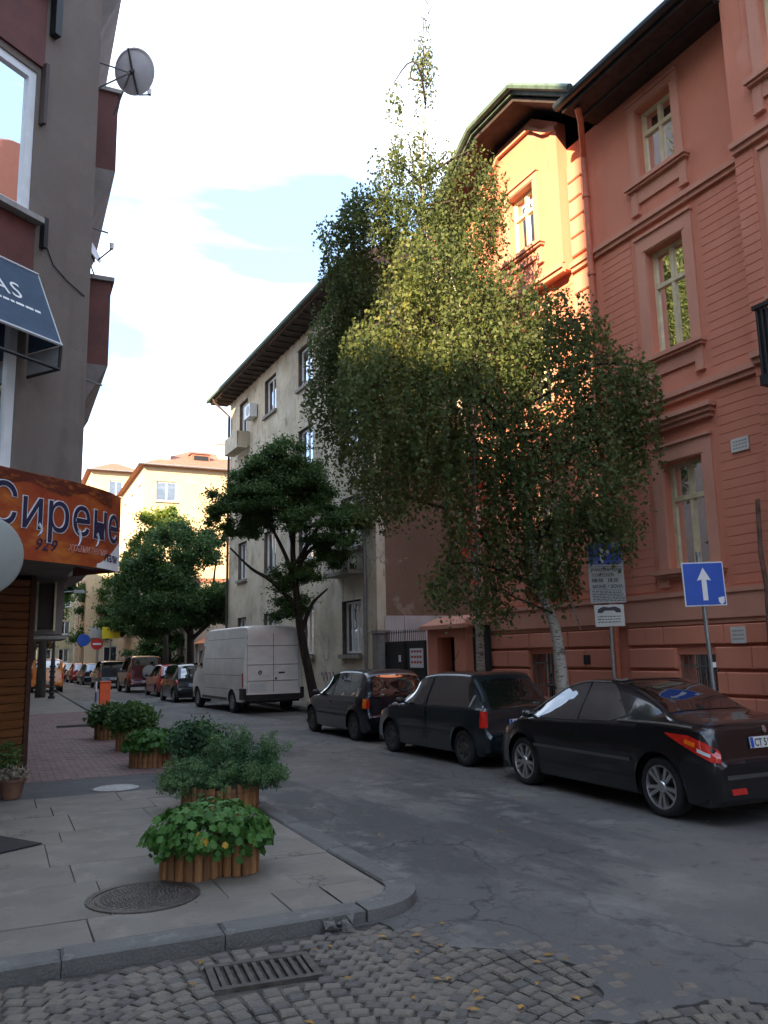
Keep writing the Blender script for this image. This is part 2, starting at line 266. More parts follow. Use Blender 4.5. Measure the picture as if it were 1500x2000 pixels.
def window(par,x0,x1,z0,z1,y,fm,gm,cols=2,transom=None,fw=.06,th=.06,curt=None,tcols=None,name='window'):
    """frame in the x-z plane at depth y (front face), panes as sub-parts"""
    b=MB(); b.box(x0,x0+fw,y-th,y,z0,z1); b.box(x1-fw,x1,y-th,y,z0,z1); b.box(x0+fw,x1-fw,y-th,y-.001,z0,z0+fw); b.box(x0+fw,x1-fw,y-th,y-.001,z1-fw,z1)
    zs=[z0+fw,z1-fw]
    if transom: b.box(x0+fw,x1-fw,y-th,y+.015,transom-fw*.6,transom+fw*.6); zs=[z0+fw,transom-fw*.6,transom+fw*.6,z1-fw]
    w=[]; 
    for q in range(0,len(zs),2):
        n=cols if q==0 else (tcols or cols); a,bb=x0+fw,x1-fw
        for i in range(1,n):
            c=a+(bb-a)*i/n; b.box(c-fw*.55,c+fw*.55,y-th,y+.006,zs[q],zs[q+1])
        for i in range(n):
            w.append((a+(bb-a)*i/n+(fw*.55 if i else 0),a+(bb-a)*(i+1)/n-(fw*.55 if i<n-1 else 0),zs[q],zs[q+1]))
    o=b.build(name,fm,par)
    for (a,bb,c,d) in w:
        MB().quad((a,y-th*.5,c),(bb,y-th*.5,c),(bb,y-th*.5,d),(a,y-th*.5,d)).build('pane',gm,o)
    if curt:
        for (a,bb) in curt:
            g=MB(); n=14
            g.grid(lambda u,v:(a+(bb-a)*u,y-th-.12+.02*math.sin(u*22),v),[i/n for i in range(n+1)],[z0+.02,z1-.02]); g.build('curtain',CURT,o)
    return o
def leaves(name,P,size,mat_,parent,tint,aspect=.62,droop=0.,kind=None,jit=.35):
    """P (n,3) leaf positions -> one mesh of rhombic leaves with a fold"""
    n=len(P); a=rng.normal(size=(n,3)); a[:,2]-=droop; a/=np.linalg.norm(a,axis=1)[:,None]
    b=np.cross(a,rng.normal(size=(n,3))); b/=np.linalg.norm(b,axis=1)[:,None]
    s=(size*(1+jit*rng.uniform(-1,1,n)))[:,None]
    V=np.empty((n,4,3)); V[:,0]=P; V[:,1]=P+a*s*.5+b*s*aspect*.5; V[:,2]=P+a*s; V[:,3]=P+a*s*.5-b*s*aspect*.5
    me=bpy.data.meshes.new(name); me.vertices.add(4*n); me.vertices.foreach_set('co',V.astype(np.float32).ravel())
    me.loops.add(4*n); me.loops.foreach_set('vertex_index',np.arange(4*n,dtype=np.int32)); me.polygons.add(n)
    me.polygons.foreach_set('loop_start',np.arange(0,4*n,4,dtype=np.int32))
    at=me.attributes.new('tint','FLOAT','POINT'); at.data.foreach_set('value',np.repeat(np.clip(tint,0,1),4).astype(np.float32))
    me.materials.append(mat_); me.update(calc_edges=True); me.validate()
    o=link(name,me,parent)
    if kind: o['kind']=kind
    return o
def curve_pts(a,b,n,sag=0,wob=0.):
    a=np.array(a,float); b=np.array(b,float); out=[]
    w=rng.normal(size=3)*wob
    for i in range(n+1):
        t=i/n; q=a+(b-a)*t; q=q+w*math.sin(math.pi*t); q[2]+=sag*4*t*(1-t); out.append(q)
    return out
def text(body,size,extr,font_offset=0.):
    c=bpy.data.curves.new('txt','FONT'); c.body=body; c.size=size; c.extrude=extr; c.offset=font_offset; c.align_x='LEFT'; c.resolution_u=3
    o=bpy.data.objects.new('txt',c); COL.objects.link(o); bpy.context.view_layer.update()
    dg=bpy.context.evaluated_depsgraph_get(); me=bpy.data.meshes.new_from_object(o.evaluated_get(dg)); bpy.data.objects.remove(o)
    bm=bmesh.new(); bm.from_mesh(me); bmesh.ops.triangulate(bm,faces=bm.faces); bm.to_mesh(me); bm.free(); return me
# ================================================================ GROUND
g=MB(); g.quad((-400,-300,-.10),(500,-300,-.10),(500,700,-.10),(-400,700,-.10)); g.build('ground',DIRT)['kind']='structure'
KX=2.84   # left kerb road edge
# asphalt: one sheet with a ragged edge round the exposed cobbles
edge=[(2.35,5.285),(2.4,5.05),(2.5,4.7),(2.9,4.42),(3.05,4.0),(2.86,3.66),(2.62,3.5),(2.8,3.36),(3.07,3.42),(3.36,3.38),(3.54,3.23),(3.9,2.9),(4.1,2.2),(3.4,1.2),(1.5,.4),(-2,.2),(-5,1.),(-6,3.),(-5.6,5.285)]
def rag(poly,step=.06,amp=.022):
    out=[]
    for (a,b) in zip(poly[:-1],poly[1:]):
        n=max(1,int(math.hypot(b[0]-a[0],b[1]-a[1])/step))
        for i in range(n):
            t=i/n; j=0 if (i==0 and a in(poly[0],)) else amp
            out.append((a[0]+(b[0]-a[0])*t+random.uniform(-j,j),a[1]+(b[1]-a[1])*t+random.uniform(-j,j)))
    out.append(poly[-1]); return out
hole=rag(edge); hole[0]=(2.35,5.285)
hole=[(x,min(y,5.285)) for x,y in hole]
# bottom half: region south of y=5.285 minus the hole, as ONE polygon running round it
outer=[(2.35,5.285),(60,5.285),(60,-40),(-60,-40),(-60,5.285)]+hole[::-1][:-1]
def poly_sheet(name,pts,z,mat_,drop=.06):
    bm=bmesh.new(); vs=[bm.verts.new((x,y,z)) for x,y in pts]; f=bm.faces.new(vs)
    lo=[bm.verts.new((x,y,z-drop)) for x,y in pts]; n=len(pts)
    for i in range(n): bm.faces.new((vs[i],vs[(i+1)%n],lo[(i+1)%n],lo[i]))
    bmesh.ops.recalc_face_normals(bm,faces=bm.faces); bmesh.ops.triangulate(bm,faces=[f]); me=bpy.data.meshes.new(name); bm.to_mesh(me); bm.free()
    for p_ in me.polygons: pass
    me.materials.append(mat_); o=link(name,me); o['kind']='structure'; return o
poly_sheet('crossing_road',outer,0,ASPH)
st=[(2.05,5.285),(8.55,5.285)]; 
poly_sheet('road',[(2.05,5.286),(8.75,5.286),(8.6,30),(8.4,62),(6.6,110),(4,240),(-12,240),(1.2,110),(2.7,62),(KX-.15,30),(KX-.15,6.3),(2.05,6.3)],0,ASPH)
# cobbles: arcs of setts
cp=empty('cobble_paving',(0,0,0),kind='structure')
bed=MB(); bed.quad((-6.5,-.2,-.017),(4.6,-.2,-.017),(4.6,5.29,-.017),(-6.5,5.29,-.017)); bed.build('bedding_sand',DIRT,cp)
def inside(x,y,poly):
    c=False; n=len(poly)
    for i in range(n):
        x1,y1=poly[i]; x2,y2=poly[(i+1)%n]
        if (y1>y)!=(y2>y) and x<(x2-x1)*(y-y1)/(y2-y1)+x1: c=not c
    return c
setm=[]
for k in range(16):
    b=MB(); w=.095*random.uniform(.92,1.03); d=.086*random.uniform(.92,1.03)
    b.cbox(-w/2,w/2,-d/2,d/2,-.06,random.uniform(-.004,.003),.009,j=.004); setm.append(b.mesh('cobble',SETT[k%4]))
cells=[]; P_=1.55; NR=16
for col in range(-5,4):
    for row in range(-6,72):
        for i in range(NR):
            u=(i+.5)/NR*2-1; th_=u*R(48); rad=P_/2/math.sin(R(48))
            x=(col+.5)*P_+rad*math.sin(th_)+.55; y=-.8+row*.094+rad*(math.cos(th_)-math.cos(R(48)))
            if (inside(x,y,edge) or (x>1.9 and random.random()<.45 and inside(x-.22,y+.04,edge)) or (x>1.9 and random.random()<.2 and inside(x-.5,y+.1,edge))) and y<5.22 and not (abs(x-1.42)<.36 and abs(y-4.82)<.24): cells.append((x,y,-th_))
cells.sort(key=lambda c:math.hypot(c[0]-1.7,c[1]-4.1)+(0 if (c[0]>-.2 and c[1]>3.) else 5))
stuffb=MB()
for i,(x,y,a) in enumerate(cells):
    me=setm[random.randrange(16)]; tz=random.uniform(-.006,.004) if inside(x,y,edge) else random.uniform(.003,.006)
    if i<300: link('cobble',me,cp,(x,y,tz),(random.uniform(-.05,.05),random.uniform(-.05,.05),a+random.uniform(-.06,.06)))
    else:
        ca,sa=math.cos(a),math.sin(a)
        stuffb.add([(x+v.co.x*ca-v.co.y*sa,y+v.co.x*sa+v.co.y*ca,v.co.z+tz) for v in me.vertices],[tuple(p_.vertices) for p_ in me.polygons],random.randrange(4))
stuffb.build('cobbles_beyond',SETT,cp)['kind']='stuff'
# sidewalk left ------------------------------------------------
def kerbline(a,b,w,z,name_par,step=.95,toward=(0,1),hgt=.2):
    ax,ay=a; bx,by=b; Ln=math.hypot(bx-ax,by-ay); n=max(1,round(Ln/step)); ang=math.atan2(by-ay,bx-ax)
    for i in range(n):
        t=(i+.5)/n; l_=Ln/n-.005
        m=MB(); m.cbox(-l_/2,l_/2,min(0,w),max(0,w),-hgt,0,.016,j=.005)
        m.build('kerb_stone',KERB,name_par,loc=(ax+(bx-ax)*t,ay+(by-ay)*t,z+random.uniform(-.008,.006)),rot=(0,random.uniform(-.006,.006),ang+random.uniform(-.01,.01)))
SW=empty('pavement',(0,0,0),kind='structure')
base=MB(); base.prism([(-40,5.45),(2.3,5.45),(2.7,5.8),(2.7,130),(-40,130)],-.1,.085,'z'); base.build('pavement_bed',mat('joint_sand',(.105,.095,.082),.95,.3,8,.4,90),SW)
kerbline((2.27,5.32),(-9,5.32),-.2,.13,SW)     # south edge
kerbline((2.86,5.91),(2.84,66),.2,.13,SW,1.2)
# corner stones: big worn curved block and a broken one
cb=MB(); n=9; arc=[(2.28+.58*math.sin(t),5.90-.59*math.cos(t)) for t in [R(90)*i/n for i in range(n+1)]]
inn=[(2.28+.36*math.sin(t),5.90-.37*math.cos(t)) for t in [R(90)*i/n for i in range(n+1)]]
for seg in ((0,4),(4,9)):
    cb=MB()
    for i in range(*seg):
        a,b_,c,d=arc[i],arc[i+1],inn[i+1],inn[i]
        e=.985 if i==seg[1]-1 else 1.
        up=[(a[0]*.98+d[0]*.02,a[1]*.98+d[1]*.02,.125),(b_[0]*.98+c[0]*.02,b_[1]*.98+c[1]*.02,.125),(c[0],c[1],.13),(d[0],d[1],.13)]
        lo=[(a[0],a[1],-.1),(b_[0],b_[1],-.1),(c[0],c[1],-.1),(d[0],d[1],-.1)]
        md=[(a[0],a[1],.095),(b_[0],b_[1],.095)]
        cb.add(lo+up+md,[(0,8,9,1),(8,4,5,9),(4,7,6,5),(3,2,6,7)])
        if i in (seg[0],): cb.add(lo+up+md,[(0,3,7,4,8)])
        if i==seg[1]-1: cb.add(lo+up+md,[(1,9,5,6,2)])
    cb.build('kerb_stone',KERB,SW,smooth=True,fix=True)
rub=MB()
for i in range(9):
    s_=random.uniform(.03,.085); x,y=2.08+random.uniform(-.14,.14),5.27+random.uniform(-.06,.09); z=random.uniform(.0,.1)
    vs=[(x+random.uniform(-s_,s_),y+random.uniform(-s_,s_),z+random.uniform(-s_,s_)*.8) for _ in range(10)]
    bm=bmesh.new(); [bm.verts.new(v) for v in vs]; bmesh.ops.convex_hull(bm,input=bm.verts); me=bpy.data.meshes.new('r'); bm.to_mesh(me); bm.free()
    rub.add([tuple(v.co) for v in me.vertices],[tuple(f.vertices) for f in me.polygons])
rub.build('broken_kerb_rubble',KERB,SW)['kind']='stuff'
# slabs (rows parallel to the cross street), clipped at the corner curve
zt=.118
cs=MB(); cs.add([(2.21,5.55,.116),(2.30,5.53,.116),(2.5,5.61,.116),(2.62,5.78,.116),(2.63,6.04,.116),(2.21,6.04,.116)],[(0,1,2,3,4,5)]); cs.build('paving_slab',SLAB,SW)
def slab(x0,x1,y0,y1,m_,z=zt,nm='paving_slab'):
    b=MB(); gx=.0035; w,d=(x1-x0)/2-gx,(y1-y0)/2-gx
    b.cbox(-w,w,-d,d,-.05,0,.004,j=.003)
    b.build(nm,m_,SW,loc=((x0+x1)/2,(y0+y1)/2,z+random.uniform(-.005,.004)),rot=(random.uniform(-.004,.004),random.uniform(-.004,.004),random.uniform(-.004,.004)))
y=5.56; row=0
while y<11.3:
    dy=[.5,.95,.62,.95][row%4]; dy=min(dy,11.35-y)
    x=2.64; k=0
    while x>-5.5:
        dx=[.8,1.25,.95,1.1][(k+row*3)%4]
        x0=x-dx; x1=x
        if row==0 and k==0: x1=2.2
        if x1-x0>.1: slab(x0,x1,y,y+dy,[SLAB,SLAB2][random.randrange(2)])
        x=x0; k+=1
    y+=dy; row+=1
# strip of asphalt then pink pavers
pt=MB(); pt.box(-5,2.56,11.36,12.9,.05,.112); pt.build('asphalt_strip',PATCH,SW)
pm=[]
for k in range(6):
    b=MB(); b.cbox(-.097,.097,-.047,.047,-.05,0,.005,j=.002); pm.append(b.mesh('paver',BRICKP[k%3]))
pc=[]
yy=12.96; rw=0
while yy<28.6:
    xx=2.48-(.1 if rw%2 else 0)
    while xx>-1.0: pc.append((xx,yy)); xx-=.2
    yy+=.1; rw+=1
pc=[c for c in pc if c[0]>.1]+[c for c in pc if c[0]<=.1]
pst=MB(); cnt=0
for (x,y) in pc:
    tz=random.uniform(-.004,.003)
    if cnt<300 and x>.35 and y<15.4:
        link('paver',pm[random.randrange(6)],SW,(x,y,.117+tz),(0,0,random.uniform(-.03,.03))); cnt+=1
    else: pst.cbox(x-.097,x+.097,y-.047,y+.047,.08,.117+tz,.005,mi=random.randrange(3))
pst.build('pavers_beyond',BRICKP,SW)['kind']='stuff'
pt=MB(); pt.box(-5,2.56,28.7,120,.05,.114); pt.build('concrete_strip',SLAB2,SW)
# sidewalk right
SR=empty('pavement_far_side',(0,0,0),kind='structure')
b=MB(); b.prism([(8.75,5.0),(30,5.0),(30,130),(7.0,130),(8.5,62),(8.72,30)],-.08,.11,'z'); b.build('pavement_slabs',SLAB,SR)
kerbline((8.55,60),(8.62,5.3),-.16,.125,SR,1.2)
b=MB(); b.prism([(-40,-30),(-1.5,-30),(-1.5,-4.2),(-40,-4.2)],-.08,.11,'z'); b.build('pavement_behind',SLAB,SR)
# manhole, drain, covers, mat
mh=empty('manhole_cover',(1.0,6.38,.124),label='large round ribbed iron manhole cover in the near pavement',cat='manhole cover')
b=MB(); b.lathe([(.0,.004),(.33,.004),(.335,.0),(.335,-.03)],40); b.build('cover_plate',IRON,mh,smooth=True)
b=MB(); b.lathe([(.345,-.03),(.345,.006),(.395,.006),(.40,-.03)],40); b.build('cover_ring',IRON,mh,smooth=True)
b=MB()
for i in range(-7,8):
    wv=math.sqrt(max(0,.31**2-(i*.042)**2))
    for j in range(int(wv/.03)*2):
        x=-wv+.015+j*.03
        if x+.02<wv: b.cbox(x,x+.02,i*.042-.012,i*.042+.012,.002,.010,.003)
b.build('raised_studs',IRON,mh)['kind']='stuff'
dg=empty('drain_grate',(1.42,4.82,.004),R(-5),label='slotted iron drain grate in the cobbles below the kerb',cat='drain')
b=MB(); b.box(-.3,.3,-.19,-.15,-.05,.004); b.box(-.3,.3,.15,.19,-.05,.004); b.box(-.3,-.26,-.15,.15,-.05,.003); b.box(.26,.3,-.15,.15,-.05,.003); b.build('grate_frame',IRON,dg)
for i in range(10):
    b=MB(); b.box(-.012,.012,-.15,.15,-.04,.001); b.build('grate_bar',IRON,dg,loc=(-.235+i*.052,0,0))
b=MB(); b.quad((-.27,-.16,-.038),(.27,-.16,-.038),(.27,.16,-.038),(-.27,.16,-.038)); b.build('grate_shaft',BLK,dg)
sc_=empty('service_cover',(1.45,11.75,.113),label='small pale round service cover in the dark asphalt strip',cat='manhole cover')
b=MB(); b.lathe([(0,.006),(.27,.006),(.29,0),(.29,-.02)],28); b.build('cover_lid',mat('pale_cover',(.3,.3,.29),.7,.25,9,.3),sc_); b=MB(); b.lathe([(.3,-.02),(.3,.004),(.33,.004),(.33,-.02)],28); b.build('cover_ring',IRON,sc_)
b=MB(); b.cbox(-.5,.5,-.33,.33,0,.012,.004); o=b.build('door_mat',mat('mat_rubber',(.02,.018,.018),.9,.3,30,.5),None,loc=(-.18,8.6,.121),rot=(0,0,R(32))); tag(o,'dark rubber mat on the slabs at the left shopfront','mat')
# ================================================================ PINK BUILDING  (local x = along the street, away; y = out to the street)
PB=empty('salmon_building',(10.6,10.5,0),R(92.3),label='salmon pink three storey house with cream windows and dark eaves right of the street',cat='building')
X1=6.55; XR=-1.92; DR=.35
W3=(-.47,.43,3.1,4.97); W2=(-.47,.43,7.0,9.05); W1=(-.47,.43,10.5,11.97)
V3=(3.35,4.3,3.1,4.97); V2=(3.35,4.3,7.0,9.05); V1=(3.35,4.3,10.6,12.1)
BW1=(-.42,.42,.75,1.62); BW2=(3.75,4.6,.75,1.66)
b=MB(); b.wall(XR,2.45,0,12.4,[W3,W2,W1,BW1],0,.26); b.wall(5.45,X1,0,12.9,[],0,.2)
b.wall(2.45,5.45,0,9.6,[V3,V2,BW2],0,.26)
# gabled bay standing forward on the top storey
bd=.22; pts=[(2.45,9.6),(5.45,9.6),(5.45,13.0),(4.6,13.62),(3.3,13.62),(2.45,13.0)]
b.wall(2.45,5.45,9.6,12.9,[V1],bd,.3); b.quad((2.45,0,9.6),(2.45,bd,9.6),(2.45,bd,13.0),(2.45,0,13.0)); b.quad((5.45,0,9.6),(5.45,bd,9.6),(5.45,bd,13.0),(5.45,0,13.0)); b.quad((2.45,0,9.6),(5.45,0,9.6),(5.45,bd,9.6),(2.45,bd,9.6))
b.add([(2.45,bd,12.9),(5.45,bd,12.9),(5.45,bd,13.0),(4.6,bd,13.62),(3.3,bd,13.62),(2.45,bd,13.0)],[(0,5,4,3,2,1)])
b.quad((X1,0,0),(X1,-12,0),(X1,-12,12.4),(X1,0,12.4))
b.build('wall',PINKW,PB,fix=False)
b=MB(); wr=[(-3.6,-2.62,10.6,12.1),(-3.6,-2.62,7.0,9.05),(-3.6,-2.62,3.1,4.97),(-7,-6,7,9.05),(-7,-6,3.1,4.97)]
b.wall(-9.5,XR,0,15.,wr,DR,.26); b.quad((XR,DR,0),(XR,0,0),(XR,0,15),(XR,DR,15)); b.quad((-9.5,DR,0),(-9.5,-12,0),(-9.5,-12,15),(-9.5,DR,15)); b.build('wing_wall',PINKW,PB)
b=MB(); b.box(-9.4,X1-.02,-12,-.75,.0,12.3); b.build('interior_core',INT,PB)
b=MB(); b.quad((XR,0,12.4),(XR,-12,12.4),(XR,-12,15),(XR,0,15)); b.build('wing_side_wall',PINKW,PB)
# windows
cur=[(-.42,-.30),(-.14,.02)] 
for (wv,tr) in ((W3,4.33),(W2,8.36),(W1,11.5)):
    window(PB,wv[0],wv[1],wv[2],wv[3],-.15,CREAM,GL_SEE,2,tr,.07,.07,curt=[(wv[0]+.06,wv[0]+.2),(wv[0]+.36,wv[0]+.46),(wv[1]-.22,wv[1]-.06)])
for (wv,tr) in ((V3,4.33),(V2,8.36),(V1,11.6)): window(PB,wv[0],wv[1],wv[2],wv[3],-.12+(.2 if wv is V1 else 0),CREAM,GL_SEE,2,tr,.07,.07,curt=[(wv[0]+.06,wv[0]+.25)])
for wv in wr: window(PB,wv[0],wv[1],wv[2],wv[3],DR-.15,CREAM,GL_SEE,2,wv[2]+(wv[3]-wv[2])*.66,.07,.07,curt=[(wv[1]-.25,wv[1]-.05)])
# surrounds
def surround(x0,x1,z0,z1,y,w=.24,top=.28):
    b=MB(); b.box(x0-w,x0,y,y+.05,z0,z1+top); b.box(x1,x1+w,y,y+.05,z0,z1+top); b.box(x0,x1,y,y+.05,z1,z1+top)
    b.box(x0-w-.02,x1+w+.02,y,y+.09,z1+top,z1+top+.05); b.box(x0-.05,x1+.05,y+.05,y+.065,z1+.02,z1+.09)
    b.build('window_surround',PINKT,PB)
def sill(x0,x1,z,y,apron=0.,w=.3):
    b=MB(); b.box(x0-w,x1+w,y,y+.16,z-.1,z-.02); b.box(x0-w+.03,x1+w-.03,y,y+.12,z-.15,z-.1)
    if apron:
        b.box(x0-w+.08,x0-w+.24,y,y+.06,z-apron,z-.15); b.box(x1+w-.24,x1+w-.08,y,y+.06,z-apron,z-.15); b.box(x0-w+.24,x1+w-.24,y,y+.045,z-apron*.72,z-.15)
        b.box(x0-w+.06,x0-w+.26,y,y+.075,z-apron-.04,z-apron); b.box(x1+w-.26,x1+w-.06,y,y+.075,z-apron-.04,z-apron)
    b.build('window_sill',PINKT,PB)
for wv,y_,ap in ((W3,0,.28),(W2,0,.55),(W1,0,.6),(V3,0,.28),(V2,0,.55),(V1,bd,.5),(wr[0],DR,.6),(wr[1],DR,.55),(wr[2],DR,.28)):
    surround(wv[0],wv[1],wv[2],wv[3],y_,.22 if wv[2]<10 else .18,.3 if wv[2]<10 else .16); sill(wv[0],wv[1],wv[2],y_,ap)
for wv,y_ in ((W3,0),(V3,0),(wr[2],DR)):
    b=MB(); x0,x1=wv[0]-.38,wv[1]+.38; b.box(x0+.08,x1-.08,y_,y_+.1,5.56,5.64); b.box(x0+.04,x1-.04,y_,y_+.15,5.64,5.72); b.box(x0,x1,y_,y_+.2,5.72,5.8); b.build('window_hood',PINKT,PB)
# string courses
for z0,z1,pr in ((6.05,6.2,.13),(9.58,9.72,.12)):
    for (a,c_,y_) in ((XR,2.45,0),(2.45,5.45,0 if z0<9 else bd),(5.45,X1,0),(-9.5,XR+.0,DR)):
        b=MB(); b.box(a+.001,c_,y_,y_+pr,z0+.05,z1); b.box(a+.001,c_,y_,y_+pr*.6,z0-.04,z0+.05); b.build('string_course',PINKT,PB)
for (a,c_,y_) in ((XR,X1,0),(-9.5,XR,DR)):
    b=MB(); b.box(a,c_,y_,y_+.09,2.2,2.6); b.box(a,c_,y_,y_+.12,2.6,2.68); b.box(a,c_,y_,y_+.05,2.12,2.2); b.build('plinth_belt',PINKT,PB)
# rusticated plinth blocks
def blocks(x0,x1,y_,ops,zs):
    for k in range(len(zs)-1):
        z0,z1=zs[k],zs[k+1]; x=x0; i=0; off=.5 if k%2 else 0
        cuts=[x0]; x=x0+1.3-off
        while x<x1-.3: cuts.append(x); x+=1.3
        cuts.append(x1); segs=list(zip(cuts[:-1],cuts[1:]))
        for o in ops:
            if o[3]>z0+.05 and o[2]<z1-.05:
                ns=[]
                for a,c_ in segs:
                    if c_<=o[0] or a>=o[1]: ns.append((a,c_))
                    else:
                        if a<o[0]-.1: ns.append((a,o[0]))
                        if c_>o[1]+.1: ns.append((o[1],c_))
                segs=ns
        for a,c_ in segs:
            b=MB(); b.fbox(a+.004,c_-.004,y_+.001,y_+.075,z0+.025,z1-.025,.018); b.build('plinth_block',PINKT if 0 else PINKW,PB)
zs=[.15,.56,.96,1.36,1.76,2.12]
blocks(XR,1.55,0,[BW1],zs); blocks(1.95,X1,0,[BW2],zs); blocks(-9.5,XR,DR,[],zs)
# scored render lines on the two lower storeys
for (z0,z1) in ((2.72,5.98),(6.24,9.5)):
    b=MB(); z=z0; k=0
    while z<z1-.1:
        hgt=.155
        for (x0,x1,y_) in ((XR,1.62,0),(2.5,X1,0),(-9.5,XR,DR)):
            segs=[(x0,x1)]
            for wv in (W3,W2,V3,V2,wr[1],wr[2],wr[3],wr[4]):
                if wv[0]<x0-.5 or wv[1]>x1+.5: continue
                pad=.27; top=wv[3]+.35+(.52 if wv[2]<5 else 0); lo=wv[2]-(.62 if wv[2]>5 else .35)
                if z+hgt>lo and z<top:
                    segs=[q for a,c_ in segs for q in (((a,min(c_,wv[0]-pad-.1)),(max(a,wv[1]+pad+.1),c_)) if (a<wv[1] and c_>wv[0]) else ((a,c_),))]
            for a,c_ in segs:
                if c_-a>.05: b.fbox(a,c_,y_,y_+.009,z+.005,z+hgt-.005,.004)
        z+=hgt; k+=1
    b.build('scored_render',PINKW,PB)['kind']='stuff'
# quoins
for z in np.arange(2.72,11.9,.42):
    if 6.0<z+.2<6.25 or 9.5<z+.2<9.75: continue
    wq=.46 if int(round((z-2.72)/.42))%2 else .40
    b=MB(); b.fbox(2.42-wq,2.42,.001,.07,z+.012,z+.40,.02); b.build('quoin',PINKT,PB)
for z in np.arange(2.72,12.,.42):
    b=MB(); b.fbox(X1-.45,X1,.001,.07,z+.012,z+.40,.02); b.build('quoin',PINKT,PB)
# bay trim: cornice following the gable and pilaster edges
b=MB()
gp=[(2.45,12.78),(2.9,12.95),(3.35,13.35),(4.55,13.35),(5.0,12.95),(5.45,12.78)]
for (a,c_) in zip(gp[:-1],gp[1:]):
    b.prism([(a[0],a[1]),(c_[0],c_[1]),(c_[0],c_[1]+.12),(a[0],a[1]+.12)],bd+.001,bd+.09)
b.build('bay_cornice',PINKT,PB)
for px_ in (2.45,5.05): b=MB(); b.box(px_,px_+.4,bd+.001,bd+.05,9.75,12.78); b.build('bay_pilaster',PINKW,PB)
# drainpipe
b=MB(); b.tube([(1.2,.75,12.35),(1.3,.6,12.2),(1.78,.14,11.8),(1.78,.14,11.3),(1.78,.14,6.0),(1.78,.2,5.8),(1.78,.14,5.6),(1.78,.14,.15)],.062,10); 
for z in (2.9,4.6,7.5,9.2,10.9): b.lathe([(.062,-.03),(.085,-.03),(.085,.03),(.062,.03)],12,(1.78,.14,z))
b.build('drainpipe',PIPE,PB,smooth=True)
# roofs
b=MB(); b.prism([(.9,12.45),(.9,12.62),(-6,15.6),(-6,15.4),(0,12.5)][::-1],XR-.05,1.5,'x',); 
b.v=[(v[0],v[1],v[2]) for v in b.v]; b.build('roof',ROOFD,PB,fix=True)
b=MB(); b.box(XR-.02,1.5,0.0,.88,12.38,12.45); b.build('soffit',SOFF,PB)
b=MB(); b.tube([(XR,.95,12.55),(1.6,.95,12.55)],.09,10); b.tube([(XR,.45,12.36),(1.5,.45,12.36)],.03,6); b.build('gutter',ROOFD,PB,smooth=True)
gr=[(1.15,12.5),(3.0,13.78),(4.55,13.78),(6.9,12.3)]
top=[(x,z+.2) for x,z in gr]
b=MB()
b.prism([(1.15,12.5),(3.0,13.8),(4.6,13.8),(6.9,12.4),(6.9,12.58),(4.65,14.05),(2.95,14.05),(1.1,12.66)],-5.5,.98); b.build('gable_roof',ROOFG,PB,fix=True)
b=MB(); b.prism([(1.3,12.56),(3.02,13.76),(4.58,13.76),(6.8,12.42),(6.8,12.34),(4.55,13.68),(3.05,13.68),(1.3,12.46)],-.2,.9); b.build('gable_soffit',SOFF,PB,fix=True)
b=MB(); 
gg=[(1.05,1.05,12.60),(2.95,1.05,13.93),(4.6,1.05,13.93),(6.95,1.05,12.5)]
b.tube(gg,.08,8); b.build('gable_gutter',ROOFG,PB,smooth=True)
for i in range(5):
    t=i/4
    b=MB(); b.tube([(3.02+t*1.5,1.0,14.06),(3.02+t*1.5,-3,14.06)],.022,6); b.build('roof_seam',ROOFG,PB)
b=MB(); b.prism([(-12,12.4),(.0,12.4),(-6,15.4)],1.5,X1,'x'); b.build('rear_roof',ROOFD,PB)
# basement windows with bars
for bw in (BW1,BW2):
    b=MB(); b.quad((bw[0],-.2,bw[2]),(bw[1],-.2,bw[2]),(bw[1],-.2,bw[3]),(bw[0],-.2,bw[3])); b.build('basement_pane',GL_DK,PB)
    b=MB()
    n=7
    for i in range(n): x=bw[0]+(bw[1]-bw[0])*(i+.5)/n; b.tube([(x,-.04,bw[2]),(x,-.04,bw[3])],.011,6)
    b.box(bw[0],bw[1],-.05,-.03,bw[2]+.25,bw[2]+.275); b.box(bw[0],bw[1],-.05,-.03,bw[3]-.2,bw[3]-.175); b.build('window_bars',mat('bar_paint',(.12,.13,.13),.6,.2),PB)
b=MB(); b.box(2.6,2.78,.076,.09,1.45,1.63); b.build('wall_vent',BLK,PB)
# plaques
for (x,z,w_,h_) in ((-1.25,4.95,.17,.11),(-.93,1.92,.14,.13)):
    y_=.02 if z>3 else .078
    q=empty('wall_plaque',(0,0,0),label='small pale plaque %s'%('high on the pink wall right of the ground floor window' if z>3 else 'low on the pink plinth right of the barred window'),cat='plaque')
    q.matrix_world=PB.matrix_basis
    b=MB(); b.box(x-w_,x+w_,y_,y_+.02,z-h_,z+h_); b.build('plate',mat('plaque_white',(.6,.58,.54),.5,.1),q)
    b=MB()
    for k in range(3):
        for j in range(5): b.box(x-w_*.8+j*w_*.33,x-w_*.8+j*w_*.33+w_*.24,y_+.021,y_+.024,z+h_*.5-k*h_*.5-.012,z+h_*.5-k*h_*.5+.012)
    b.build('plate_print',mat('plaque_grey',(.32,.31,.3),.7,.1),q)
